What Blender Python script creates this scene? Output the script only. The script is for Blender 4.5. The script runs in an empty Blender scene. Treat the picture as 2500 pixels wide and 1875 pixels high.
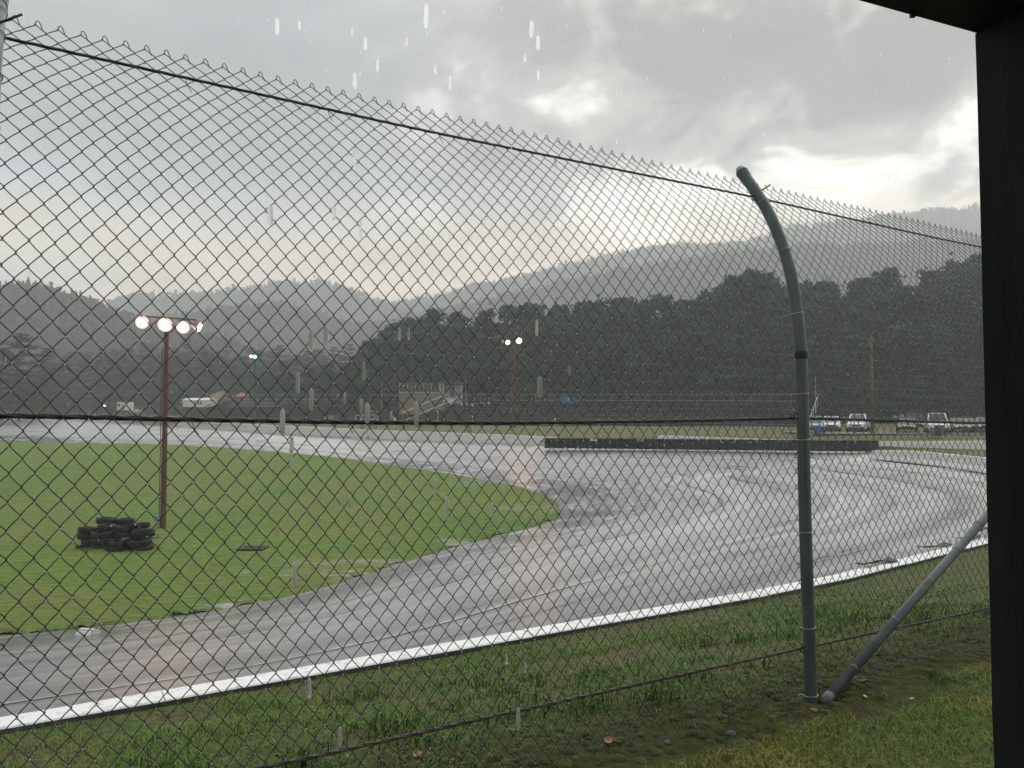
import bpy, math, random
import numpy as np
from mathutils import Vector
R = math.radians
random.seed(7); rng = np.random.default_rng(7)
sc = bpy.context.scene
COL = sc.collection

# ------------------------------------------------------------------ camera, sky, sun, exposure
F = 1878.0                      # focal length in photo pixels (2500 wide)
PITCH = math.atan(74.5 / F)
EYE = 1.59
cam = bpy.data.cameras.new('camera'); cam.sensor_width = 36.0; cam.lens = 36.0 * F / 2500.0
cam.clip_start = 0.05; cam.clip_end = 6000
camo = bpy.data.objects.new('camera', cam); COL.objects.link(camo)
camo.location = (0, 0, EYE); camo.rotation_euler = (R(90) + PITCH, 0, 0)
sc.camera = camo

SUN_AZ, SUN_EL = 26.0, 42.0     # degrees right of the view axis, above the horizon
world = bpy.data.worlds.new('World'); sc.world = world; world.use_nodes = True
def build_world():
    nt = world.node_tree; nt.nodes.clear(); N = nt.nodes.new; L = nt.links.new
    out = N('ShaderNodeOutputWorld'); bg = N('ShaderNodeBackground'); L(bg.outputs[0], out.inputs[0])
    bg.inputs[1].default_value = 1.0
    tc = N('ShaderNodeTexCoord'); sep = N('ShaderNodeSeparateXYZ'); L(tc.outputs['Generated'], sep.inputs[0])
    def math_(op, a, b=None, clamp=False):
        m = N('ShaderNodeMath'); m.operation = op; m.use_clamp = clamp
        for i, v in enumerate((a, b)):
            if v is None: continue
            if isinstance(v, (int, float)): m.inputs[i].default_value = v
            else: L(v, m.inputs[i])
        return m.outputs[0]
    def ramp(fac, stops):
        r = N('ShaderNodeValToRGB'); e = r.color_ramp.elements
        while len(e) < len(stops): e.new(0.5)
        for k, (p, c) in enumerate(stops):
            e[k].position = p; e[k].color = (*c, 1) if len(c) == 3 else c
        r.color_ramp.interpolation = 'EASE'
        L(fac, r.inputs[0]); return r.outputs[0]
    def mix(f, a, b, mode='MIX'):
        m = N('ShaderNodeMix'); m.data_type = 'RGBA'; m.blend_type = mode
        for sock, v in ((m.inputs[0], f), (m.inputs[6], a), (m.inputs[7], b)):
            if isinstance(v, (int, float)): sock.default_value = v
            elif isinstance(v, tuple): sock.default_value = (*v, 1)
            else: L(v, sock)
        return m.outputs[2]
    z = math_('MAXIMUM', sep.outputs[2], 0.0)
    zz = math_('ADD', z, 0.16)
    cx = math_('DIVIDE', sep.outputs[0], zz); cy = math_('DIVIDE', sep.outputs[1], zz)
    comb = N('ShaderNodeCombineXYZ'); L(cx, comb.inputs[0]); L(cy, comb.inputs[1])
    def noise(scale, detail, rough, off, sx=1.0, sy=1.0, dist=0.0):
        mp = N('ShaderNodeMapping'); L(comb.outputs[0], mp.inputs[0])
        mp.inputs['Location'].default_value = (off, off * 0.7, off * 1.3); mp.inputs['Scale'].default_value = (sx, sy, 1)
        n = N('ShaderNodeTexNoise'); L(mp.outputs[0], n.inputs['Vector'])
        n.inputs['Scale'].default_value = scale; n.inputs['Detail'].default_value = detail
        n.inputs['Roughness'].default_value = rough; n.inputs['Distortion'].default_value = dist
        return n.outputs[0]
    big = noise(0.55, 3, 0.5, 4.2, 0.8, 1.0)
    mid = noise(1.5, 8, 0.6, 2.1, 1.0, 1.0, 0.5)
    nd = N('ShaderNodeTexNoise'); mpd = N('ShaderNodeMapping'); L(tc.outputs['Generated'], mpd.inputs[0]); mpd.inputs['Location'].default_value = (3.1, 1.7, 0.4); mpd.inputs['Scale'].default_value = (1, 1, 1.5)
    L(mpd.outputs[0], nd.inputs['Vector']); nd.inputs['Scale'].default_value = 5.5; nd.inputs['Detail'].default_value = 10; nd.inputs['Roughness'].default_value = 0.58; nd.inputs['Distortion'].default_value = 0.5
    fine = nd.outputs[0]
    # the hidden sun behind the cloud deck: a broad brightening of the cloud around its bearing
    az, el = R(22), R(17)
    d = Vector((math.sin(az) * math.cos(el), math.cos(az) * math.cos(el), math.sin(el)))
    dp = N('ShaderNodeVectorMath'); dp.operation = 'DOT_PRODUCT'; L(tc.outputs['Generated'], dp.inputs[0]); dp.inputs[1].default_value = d
    glow = N('ShaderNodeMapRange'); glow.interpolation_type = 'SMOOTHERSTEP'; L(dp.outputs['Value'], glow.inputs[0])
    glow.inputs[1].default_value = 0.80; glow.inputs[2].default_value = 1.0
    g = glow.outputs[0]
    # broken, thick cloud: darker overhead, opening into a bright break low down; smooth rain grey elsewhere
    deck = N('ShaderNodeMapRange'); deck.interpolation_type = 'SMOOTHSTEP'; L(z, deck.inputs[0]); deck.inputs[1].default_value = 0.20; deck.inputs[2].default_value = 0.40
    deck.inputs[3].default_value = -0.058; deck.inputs[4].default_value = 0.048
    dens = math_('ADD', math_('ADD', math_('MULTIPLY', mid, 0.40), math_('MULTIPLY', fine, 0.60)), deck.outputs[0])
    cl = ramp(dens, [(0.36, (3.2, 3.12, 2.95)), (0.43, (1.85, 1.74, 1.60)), (0.50, (0.60, 0.55, 0.505)), (0.58, (0.20, 0.185, 0.175)), (0.72, (0.10, 0.098, 0.095))])
    smooth = ramp(math_('ADD', math_('MULTIPLY', big, 0.75), math_('MULTIPLY', mid, 0.25)), [(0.34, (0.66, 0.705, 0.725)), (0.64, (0.24, 0.285, 0.31))])
    sky_c = mix(math_('MULTIPLY', g, 0.95), smooth, cl)
    # thin, warm bright cloud low over the hills
    bandr = N('ShaderNodeMapRange'); bandr.interpolation_type = 'SMOOTHSTEP'; L(z, bandr.inputs[0]); bandr.inputs[1].default_value = 0.33; bandr.inputs[2].default_value = 0.13
    wisp = math_('MULTIPLY', bandr.outputs[0], math_('MULTIPLY', math_('SUBTRACT', 1.02, mid), 1.45), True)
    hue = noise(0.9, 2, 0.5, 7.7)
    warm = ramp(hue, [(0.38, (2.30, 1.62, 1.08)), (0.52, (1.85, 1.55, 1.25)), (0.64, (1.25, 1.50, 1.80))])
    sky_c = mix(math_('MULTIPLY', wisp, 0.85), sky_c, warm)
    # clear air above the deck: the Nishita sky, only a little of it gets through
    sk = N('ShaderNodeTexSky'); sk.sky_type = 'NISHITA'; sk.sun_disc = False
    sk.sun_elevation = R(SUN_EL); sk.sun_rotation = R(SUN_AZ)
    skm = mix(1.0, sk.outputs[0], (0.07, 0.07, 0.07), 'MULTIPLY')
    fin = mix(0.10, sky_c, skm)
    fin = mix(1.0, fin, (0.50, 0.50, 0.50), 'MULTIPLY')
    L(fin, bg.inputs[0])
build_world()
sun = bpy.data.lights.new('sun', 'SUN'); sun.energy = 1.5; sun.angle = R(95); sun.color = (1.0, 0.97, 0.93)
suno = bpy.data.objects.new('sun', sun); COL.objects.link(suno)
sv = Vector((math.sin(R(SUN_AZ)) * math.cos(R(SUN_EL)), math.cos(R(SUN_AZ)) * math.cos(R(SUN_EL)), math.sin(R(SUN_EL))))
suno.rotation_euler = sv.to_track_quat('Z', 'Y').to_euler()
suno.location = (0, 0, 60)
sc.view_settings.view_transform = 'Standard'; sc.view_settings.look = 'None'
sc.view_settings.exposure = 1.2; sc.view_settings.gamma = 1.0
sc.render.engine = 'CYCLES'
cy = sc.cycles
cy.use_denoising = True; cy.max_bounces = 6; cy.diffuse_bounces = 2; cy.glossy_bounces = 3
cy.transmission_bounces = 4; cy.transparent_max_bounces = 6; cy.volume_bounces = 1
cy.sample_clamp_indirect = 6.0; cy.caustics_reflective = False; cy.caustics_refractive = False

# ------------------------------------------------------------------ projection helpers (photo pixel -> point in the place)
CAM = np.array([0, 0, EYE])
def ray(x, y):
    a, b = (x - 1250) / F, (937.5 - y) / F
    return np.array([a, math.cos(PITCH) - b * math.sin(PITCH), math.sin(PITCH) + b * math.cos(PITCH)])
def at_z(x, y, zr):
    r = ray(x, y); return CAM + r * (zr / r[2])
def at_d(x, y, Y):
    r = ray(x, y); return CAM + r * (Y / r[1])
K = 2500 / 2212.0

# ------------------------------------------------------------------ materials
MATS = {}
def mat(name, col, rough=0.7, col2=None, scale=4.0, detail=6.0, metal=0.0, bump=0.0, bscale=None, spec=0.5, stretch=(1, 1, 1),
        lo=0.35, hi=0.65, emit=None, estr=0.0, trans=0.0, ior=1.45, rough2=None, coords='Object', tint=False, coat=0.0, subsurf=0.0):
    m = bpy.data.materials.new(name); m.use_nodes = True; nt = m.node_tree; N = nt.nodes; L = nt.links.new
    b = N['Principled BSDF']
    b.inputs['Base Color'].default_value = (*col, 1); b.inputs['Roughness'].default_value = rough
    b.inputs['Metallic'].default_value = metal; b.inputs['IOR'].default_value = ior
    b.inputs['Specular IOR Level'].default_value = spec
    b.inputs['Transmission Weight'].default_value = trans
    b.inputs['Coat Weight'].default_value = coat; b.inputs['Coat Roughness'].default_value = 0.12
    if emit: b.inputs['Emission Color'].default_value = (*emit, 1); b.inputs['Emission Strength'].default_value = estr
    tc = N.new('ShaderNodeTexCoord'); mp = N.new('ShaderNodeMapping'); L(tc.outputs[coords], mp.inputs[0]); mp.inputs['Scale'].default_value = stretch
    if col2 is not None or rough2 is not None:
        n = N.new('ShaderNodeTexNoise'); L(mp.outputs[0], n.inputs['Vector'])
        n.inputs['Scale'].default_value = scale; n.inputs['Detail'].default_value = detail; n.inputs['Roughness'].default_value = 0.62
        if col2 is not None:
            r = N.new('ShaderNodeValToRGB'); L(n.outputs[0], r.inputs[0])
            r.color_ramp.elements[0].position = lo; r.color_ramp.elements[1].position = hi
            r.color_ramp.elements[0].color = (*col, 1); r.color_ramp.elements[1].color = (*col2, 1)
            src = r.outputs[0]
            if tint:
                at = N.new('ShaderNodeAttribute'); at.attribute_name = 'tint'
                mx = N.new('ShaderNodeMix'); mx.data_type = 'RGBA'; mx.blend_type = 'MULTIPLY'; mx.inputs[0].default_value = 1
                L(src, mx.inputs[6]); L(at.outputs['Color'], mx.inputs[7]); src = mx.outputs[2]
            L(src, b.inputs['Base Color'])
        if rough2 is not None:
            r2 = N.new('ShaderNodeMapRange'); L(n.outputs[0], r2.inputs[0])
            r2.inputs[1].default_value = lo; r2.inputs[2].default_value = hi; r2.inputs[3].default_value = rough; r2.inputs[4].default_value = rough2
            L(r2.outputs[0], b.inputs['Roughness'])
    if bump > 0:
        n2 = N.new('ShaderNodeTexNoise'); L(mp.outputs[0], n2.inputs['Vector']); n2.inputs['Scale'].default_value = bscale or scale * 4
        n2.inputs['Detail'].default_value = 5; bp = N.new('ShaderNodeBump'); bp.inputs['Strength'].default_value = 1.0
        bp.inputs['Distance'].default_value = bump; L(n2.outputs[0], bp.inputs['Height']); L(bp.outputs[0], b.inputs['Normal'])
    MATS[name] = m; return m

mat('galv', (0.20, 0.22, 0.225), 0.42, (0.30, 0.32, 0.32), scale=60, metal=0.55)
mat('wire', (0.028, 0.032, 0.035), 0.36, (0.07, 0.077, 0.08), scale=35, metal=0.3)
mat('pipe', (0.046, 0.068, 0.073), 0.42, (0.100, 0.128, 0.130), scale=9, metal=0.0, bump=0.0006, bscale=120, stretch=(1, 1, 0.25), rough2=0.25)
mat('brace_pipe', (0.07, 0.083, 0.092), 0.4, (0.12, 0.135, 0.145), scale=11, metal=0.1, rough2=0.28)
mat('sleeve', (0.012, 0.012, 0.014), 0.55)
mat('cable', (0.020, 0.022, 0.025), 0.5, (0.05, 0.05, 0.052), scale=40, metal=0.3)
mat('cable_rust', (0.040, 0.037, 0.030), 0.6, (0.10, 0.088, 0.062), scale=3, metal=0.1)
mat('tie', (0.42, 0.44, 0.44), 0.35, metal=0.8)
mat('water', (1, 1, 1), 0.45, trans=0.72, ior=1.04, spec=0.2)
mat('bead', (1, 1, 1), 0.05, trans=0.45, ior=1.33)  # milky white share paints in the bright sky glint of the drops
mat('wall_paint', (0.80, 0.80, 0.785), 0.5, (0.42, 0.42, 0.405), scale=13.0, detail=9, lo=0.52, hi=0.72, bump=0.004, bscale=25)
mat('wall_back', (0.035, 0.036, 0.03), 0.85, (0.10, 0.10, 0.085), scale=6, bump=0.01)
mat('barrier_paint', (0.84, 0.85, 0.83), 0.6, (0.70, 0.72, 0.70), scale=0.9, lo=0.4, hi=0.75, bump=0.004, bscale=9)
mat('scuff', (0.05, 0.05, 0.052), 0.7, (0.16, 0.16, 0.16), scale=3)
mat('tyre', (0.006, 0.0065, 0.0075), 0.5, (0.016, 0.017, 0.019), scale=9, spec=0.3)
mat('tyre_edge', (0.30, 0.31, 0.31), 0.4)
mat('white_metal', (0.72, 0.73, 0.73), 0.45, (0.6, 0.6, 0.6), scale=5)
mat('rust_pole', (0.085, 0.030, 0.022), 0.6, (0.15, 0.062, 0.045), scale=5, stretch=(1, 1, 0.12), bump=0.004, bscale=40)
mat('wood_pole', (0.09, 0.06, 0.042), 0.75, (0.17, 0.115, 0.08), scale=4, stretch=(1, 1, 0.1), bump=0.005)
mat('dark_pole', (0.06, 0.048, 0.042), 0.6, (0.10, 0.08, 0.07), scale=4)
mat('lamp_housing', (0.10, 0.085, 0.08), 0.5, (0.2, 0.18, 0.17), scale=8)
mat('lamp_pink', (1, 0.8, 0.78), 0.3, emit=(1.0, 0.55, 0.46), estr=48.0)
mat('lamp_orange', (1, 0.75, 0.6), 0.3, emit=(1.0, 0.52, 0.34), estr=42.0)
mat('lamp_white', (1, 0.9, 0.8), 0.3, emit=(1.0, 0.88, 0.75), estr=4.0)
mat('lamp_green', (0.3, 0.9, 0.75), 0.3, emit=(0.16, 0.85, 0.66), estr=1.6)
mat('lamp_pink_rim', (1, 0.6, 0.55), 0.3, emit=(1.0, 0.40, 0.38), estr=0.72)  # pink glow round the lens, painted as emission on its rim
mat('lamp_orange_rim', (1, 0.6, 0.45), 0.3, emit=(1.0, 0.40, 0.20), estr=0.8)  # the same painted glow in orange
mat('lamp_off', (0.55, 0.56, 0.56), 0.2, metal=0.3)
mat('box_grey', (0.25, 0.33, 0.38), 0.5)
mat('plank', (0.080, 0.080, 0.083), 0.5, (0.21, 0.206, 0.202), scale=1.2, stretch=(0.4, 4, 4), lo=0.3, hi=0.8)
mat('plank_pale', (0.16, 0.165, 0.165), 0.5, (0.34, 0.345, 0.345), scale=1.0, stretch=(0.5, 4, 4))
mat('plank_white', (0.55, 0.56, 0.57), 0.5, (0.42, 0.43, 0.44), scale=2)
mat('stand_frame', (0.014, 0.014, 0.015), 0.8, (0.03, 0.03, 0.03), scale=2)
mat('rail_grey', (0.30, 0.32, 0.32), 0.5, metal=0.3)
mat('booth_tan', (0.17, 0.15, 0.115), 0.75, (0.215, 0.19, 0.15), scale=2.5, bump=0.003)
mat('booth_trim', (0.36, 0.355, 0.33), 0.6)
mat('booth_white', (0.34, 0.335, 0.30), 0.65, (0.27, 0.265, 0.24), scale=2)
mat('glass_dark', (0.012, 0.015, 0.017), 0.08, spec=0.5)
mat('roof_dark', (0.06, 0.065, 0.065), 0.7, (0.1, 0.1, 0.1), scale=3)
mat('blue_door', (0.03, 0.055, 0.14), 0.5)
mat('blue_banner', (0.025, 0.10, 0.26), 0.5, (0.045, 0.15, 0.33), scale=2.2)
mat('pale_print', (0.42, 0.55, 0.62), 0.5)
mat('white_cloth', (0.75, 0.75, 0.73), 0.7)
mat('blue_plastic', (0.03, 0.12, 0.32), 0.4)
mat('dark_plastic', (0.03, 0.034, 0.036), 0.5)
mat('amber_lamp', (1, 0.6, 0.2), 0.4, emit=(1.0, 0.5, 0.12), estr=5.0)
mat('tan_roof', (0.20, 0.15, 0.085), 0.7, (0.16, 0.115, 0.065), scale=2)
mat('orange_sign', (0.50, 0.17, 0.08), 0.6)
mat('car_white', (0.70, 0.71, 0.71), 0.25, coat=0.6)
mat('car_dark', (0.018, 0.020, 0.022), 0.25, coat=0.6)
mat('car_grey', (0.12, 0.13, 0.135), 0.3, coat=0.6)
mat('car_teal', (0.20, 0.27, 0.28), 0.3, coat=0.6)
mat('car_orange', (0.42, 0.16, 0.05), 0.3, coat=0.6)
mat('car_red', (0.10, 0.02, 0.022), 0.3, coat=0.6)
mat('car_glass', (0.05, 0.06, 0.065), 0.05)
mat('car_trim', (0.015, 0.015, 0.016), 0.5)
mat('headlamp', (0.85, 0.87, 0.88), 0.15)
mat('rim', (0.35, 0.36, 0.36), 0.35, metal=0.7)
mat('shed_wood', (0.007, 0.009, 0.0115), 0.7, (0.024, 0.027, 0.031), scale=7, stretch=(1, 1, 0.12), bump=0.002, bscale=30, spec=0.2)
mat('bark', (0.045, 0.036, 0.028), 0.9, (0.09, 0.075, 0.06), scale=6, stretch=(1, 1, 0.3), bump=0.02, spec=0.12)
mat('leaf', (0.019, 0.058, 0.036), 0.6, (0.042, 0.105, 0.056), scale=0.35, tint=True, spec=0.12)
mat('leaf_b', (0.022, 0.056, 0.040), 0.6, (0.048, 0.096, 0.062), scale=0.4, tint=True, spec=0.12)
mat('needle', (0.022, 0.040, 0.024), 0.7, (0.045, 0.068, 0.038), scale=0.5, tint=True, spec=0.12)
mat('forest', (0.028, 0.046, 0.028), 0.8, (0.055, 0.078, 0.046), scale=0.02, tint=True, lo=0.3, hi=0.7, spec=0.12)
mat('hill', (0.030, 0.045, 0.028), 0.95, (0.05, 0.062, 0.04), scale=0.02, spec=0.12)
mat('blade', (0.085, 0.150, 0.032), 0.5, (0.140, 0.200, 0.050), scale=3.0, tint=True, spec=0.12)
mat('far_grass', (0.115, 0.120, 0.045), 0.9, (0.175, 0.150, 0.075), scale=0.5, bump=0.03, bscale=6, spec=0.12)
mat('dead_leaf', (0.30, 0.17, 0.09), 0.7, (0.42, 0.28, 0.18), scale=9)
mat('stone', (0.07, 0.066, 0.058), 0.8, (0.15, 0.145, 0.13), scale=12, bump=0.004)
mat('soil', (0.030, 0.022, 0.015), 0.9, (0.065, 0.050, 0.034), scale=14, bump=0.012, bscale=45)
mat('broken_wood', (0.34, 0.26, 0.18), 0.8, (0.22, 0.15, 0.1), scale=8)
mat('line_paint', (0.50, 0.50, 0.48), 0.3, (0.26, 0.26, 0.25), scale=1.3, lo=.42, hi=.6)
mat('grate', (0.02, 0.02, 0.02), 0.5, metal=0.4)
mat('marker_white', (0.72, 0.72, 0.66), 0.5, (0.5, 0.5, 0.46), scale=9)
mat('gravel', (0.15, 0.145, 0.135), 0.9, (0.23, 0.225, 0.21), scale=3, bump=0.02)

def ground_mats():
    # verge: moss, weeds, brown thatch and wet soil
    m = bpy.data.materials.new('verge'); m.use_nodes = True; N = m.node_tree.nodes; L = m.node_tree.links.new
    b = N['Principled BSDF']; b.inputs['Roughness'].default_value = 0.85; b.inputs['Specular IOR Level'].default_value = 0.12
    tc = N.new('ShaderNodeTexCoord')
    def nz(s, d=6, r=0.6):
        n = N.new('ShaderNodeTexNoise'); L(tc.outputs['Object'], n.inputs['Vector']); n.inputs['Scale'].default_value = s
        n.inputs['Detail'].default_value = d; n.inputs['Roughness'].default_value = r; return n.outputs[0]
    def rp(f, st):
        r = N.new('ShaderNodeValToRGB'); e = r.color_ramp.elements
        while len(e) < len(st): e.new(0.5)
        for k, (p, c) in enumerate(st): e[k].position = p; e[k].color = (*c, 1)
        L(f, r.inputs[0]); return r.outputs[0]
    c1 = rp(nz(1.3), [(0.30, (0.060, 0.100, 0.026)), (0.44, (0.090, 0.132, 0.038)), (0.56, (0.135, 0.118, 0.054)), (0.62, (0.096, 0.118, 0.042)), (0.72, (0.075, 0.128, 0.034))])
    c2 = rp(nz(16, 8, 0.7), [(0.30, (0.30, 0.30, 0.28)), (0.50, (0.9, 0.9, 0.9)), (0.72, (1.7, 1.65, 1.5))])
    mx = N.new('ShaderNodeMix'); mx.data_type = 'RGBA'; mx.blend_type = 'MULTIPLY'; mx.inputs[0].default_value = 1
    L(c1, mx.inputs[6]); L(c2, mx.inputs[7])
    at = N.new('ShaderNodeAttribute'); at.attribute_name = 'moss'
    ms = rp(nz(5, 7), [(0.35, (0.020, 0.030, 0.007)), (0.48, (0.066, 0.080, 0.017)), (0.58, (0.060, 0.048, 0.028)), (0.72, (0.018, 0.013, 0.009))])
    mm = N.new('ShaderNodeMix'); mm.data_type = 'RGBA'; L(at.outputs['Fac'], mm.inputs[0]); L(mx.outputs[2], mm.inputs[6]); L(ms, mm.inputs[7])
    L(mm.outputs[2], b.inputs['Base Color'])
    bp = N.new('ShaderNodeBump'); bp.inputs['Distance'].default_value = 0.03; L(nz(28, 6, 0.7), bp.inputs['Height']); L(bp.outputs[0], b.inputs['Normal'])
    MATS['verge'] = m
    # infield turf with standing water
    m = bpy.data.materials.new('turf'); m.use_nodes = True; N = m.node_tree.nodes; L = m.node_tree.links.new
    b = N['Principled BSDF']; tc = N.new('ShaderNodeTexCoord')
    c1 = rp(nz(0.16, 5), [(0.30, (0.095, 0.168, 0.032)), (0.46, (0.122, 0.188, 0.037)), (0.58, (0.150, 0.180, 0.045)), (0.70, (0.118, 0.190, 0.040))])
    mp = N.new('ShaderNodeMapping'); L(tc.outputs['Object'], mp.inputs[0]); mp.inputs['Scale'].default_value = (0.30, 1, 1)
    def nz2(s, d=6, r=0.6):
        n = N.new('ShaderNodeTexNoise'); L(mp.outputs[0], n.inputs['Vector']); n.inputs['Scale'].default_value = s
        n.inputs['Detail'].default_value = d; n.inputs['Roughness'].default_value = r; return n.outputs[0]
    c2 = rp(nz2(5, 8, 0.75), [(0.32, (0.45, 0.46, 0.42)), (0.5, (1, 1, 1)), (0.70, (1.45, 1.4, 1.3))])
    mx = N.new('ShaderNodeMix'); mx.data_type = 'RGBA'; mx.blend_type = 'MULTIPLY'; mx.inputs[0].default_value = 1
    L(c1, mx.inputs[6]); L(c2, mx.inputs[7])
    at = N.new('ShaderNodeAttribute'); at.attribute_name = 'wet'
    ad = N.new('ShaderNodeMath'); ad.operation = 'ADD'; L(nz2(3.6, 9, 0.80), ad.inputs[0]); L(at.outputs['Fac'], ad.inputs[1])
    w = N.new('ShaderNodeMapRange'); L(ad.outputs[0], w.inputs[0]); w.inputs[1].default_value = 0.95; w.inputs[2].default_value = 1.06
    cm = N.new('ShaderNodeMix'); cm.data_type = 'RGBA'; L(w.outputs[0], cm.inputs[0]); L(mx.outputs[2], cm.inputs[6]); cm.inputs[7].default_value = (0.16, 0.155, 0.125, 1)
    L(cm.outputs[2], b.inputs['Base Color'])
    rr = N.new('ShaderNodeMapRange'); L(w.outputs[0], rr.inputs[0]); rr.inputs[3].default_value = 0.9; rr.inputs[4].default_value = 0.07
    L(rr.outputs[0], b.inputs['Roughness'])
    sp = N.new('ShaderNodeMapRange'); L(w.outputs[0], sp.inputs[0]); sp.inputs[3].default_value = 0.15; sp.inputs[4].default_value = 0.5
    L(sp.outputs[0], b.inputs['Specular IOR Level'])
    bs = N.new('ShaderNodeMapRange'); L(w.outputs[0], bs.inputs[0]); bs.inputs[3].default_value = 0.9; bs.inputs[4].default_value = 0.03
    bp = N.new('ShaderNodeBump'); bp.inputs['Distance'].default_value = 0.05; L(bs.outputs[0], bp.inputs['Strength'])
    L(nz(14, 6, 0.7), bp.inputs['Height']); L(bp.outputs[0], b.inputs['Normal'])
    MATS['turf'] = m
    # wet asphalt: UV u runs along the lap in metres, v across the track
    m = bpy.data.materials.new('asphalt'); m.use_nodes = True; N = m.node_tree.nodes; L = m.node_tree.links.new
    b = N['Principled BSDF']; tc = N.new('ShaderNodeTexCoord')
    uv = N.new('ShaderNodeUVMap'); uv.uv_map = 'UVMap'
    mp = N.new('ShaderNodeMapping'); L(uv.outputs[0], mp.inputs[0]); mp.inputs['Scale'].default_value = (0.022, 9.0, 1)
    def nu(s, d=7, r=0.62):
        n = N.new('ShaderNodeTexNoise'); L(mp.outputs[0], n.inputs['Vector']); n.inputs['Scale'].default_value = s
        n.inputs['Detail'].default_value = d; n.inputs['Roughness'].default_value = r; return n.outputs[0]
    streak = nu(1.0)
    mp2 = N.new('ShaderNodeMapping'); L(uv.outputs[0], mp2.inputs[0]); mp2.inputs['Scale'].default_value = (0.010, 34.0, 1); mp2.inputs['Rotation'].default_value = (0, 0, 0.004)
    ns = N.new('ShaderNodeTexNoise'); L(mp2.outputs[0], ns.inputs['Vector']); ns.inputs['Scale'].default_value = 1.0; ns.inputs['Detail'].default_value = 5; ns.inputs['Roughness'].default_value = 0.6
    streak2 = ns.outputs[0]
    blot = nz(0.35, 6, 0.6); grain = nz(60, 4, 0.7)
    base = rp(streak, [(0.30, (0.070, 0.071, 0.071)), (0.50, (0.104, 0.103, 0.101)), (0.70, (0.135, 0.133, 0.128))])
    gr = rp(grain, [(0.3, (0.75, 0.75, 0.75)), (0.7, (1.25, 1.25, 1.25))])
    mx = N.new('ShaderNodeMix'); mx.data_type = 'RGBA'; mx.blend_type = 'MULTIPLY'; mx.inputs[0].default_value = 1
    L(base, mx.inputs[6]); L(gr, mx.inputs[7]); L(mx.outputs[2], b.inputs['Base Color'])
    sep = N.new('ShaderNodeSeparateXYZ'); L(uv.outputs[0], sep.inputs[0])
    a1 = N.new('ShaderNodeMath'); a1.operation = 'MULTIPLY_ADD'; L(streak2, a1.inputs[0]); a1.inputs[1].default_value = 1.0
    bl3 = N.new('ShaderNodeMath'); bl3.operation = 'MULTIPLY'; L(blot, bl3.inputs[0]); bl3.inputs[1].default_value = 0.5; L(bl3.outputs[0], a1.inputs[2])
    ro = N.new('ShaderNodeMapRange'); L(a1.outputs[0], ro.inputs[0]); ro.inputs[1].default_value = 0.60; ro.inputs[2].default_value = 0.98
    ro.inputs[3].default_value = 0.27; ro.inputs[4].default_value = 0.41
    # water pools on the low inner edge
    lo = N.new('ShaderNodeMapRange'); L(sep.outputs[1], lo.inputs[0]); lo.inputs[1].default_value = 0.30; lo.inputs[2].default_value = 0.10
    pm = N.new('ShaderNodeMath'); pm.operation = 'MULTIPLY'; L(lo.outputs[0], pm.inputs[0])
    pr = N.new('ShaderNodeMapRange'); L(blot, pr.inputs[0]); pr.inputs[1].default_value = 0.36; pr.inputs[2].default_value = 0.52
    L(pr.outputs[0], pm.inputs[1])
    rm = N.new('ShaderNodeMix'); L(pm.outputs[0], rm.inputs[0]); L(ro.outputs[0], rm.inputs[2]); rm.inputs[3].default_value = 0.20
    b.inputs['Roughness'].default_value = 0.9; b.inputs['Specular IOR Level'].default_value = 0.0
    gl = N.new('ShaderNodeBsdfGlossy'); L(rp(streak2, [(0.34, (0.72, 0.72, 0.73)), (0.50, (0.88, 0.88, 0.88)), (0.64, (0.97, 0.965, 0.955))]), gl.inputs['Color']); L(rm.outputs[0], gl.inputs['Roughness'])
    fr = N.new('ShaderNodeFresnel'); fi = N.new('ShaderNodeMapRange'); L(pm.outputs[0], fi.inputs[0]); fi.inputs[3].default_value = 1.235; fi.inputs[4].default_value = 1.50; L(fi.outputs[0], fr.inputs['IOR'])
    ms = N.new('ShaderNodeMixShader'); L(fr.outputs[0], ms.inputs[0]); L(b.outputs[0], ms.inputs[1]); L(gl.outputs[0], ms.inputs[2])
    L(ms.outputs[0], N['Material Output'].inputs['Surface'])
    bp = N.new('ShaderNodeBump'); bp.inputs['Distance'].default_value = 0.0016; bp.inputs['Strength'].default_value = 0.8
    wav = N.new('ShaderNodeMath'); wav.operation = 'MULTIPLY_ADD'; L(streak2, wav.inputs[0]); wav.inputs[1].default_value = 0.4; L(nz(9, 4, 0.6), wav.inputs[2])
    L(wav.outputs[0], bp.inputs['Height']); L(bp.outputs[0], b.inputs['Normal']); L(bp.outputs[0], gl.inputs['Normal'])
    MATS['asphalt'] = m
    # foreground blades and leaves share 'tint'; haze is built at the end
ground_mats()

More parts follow.
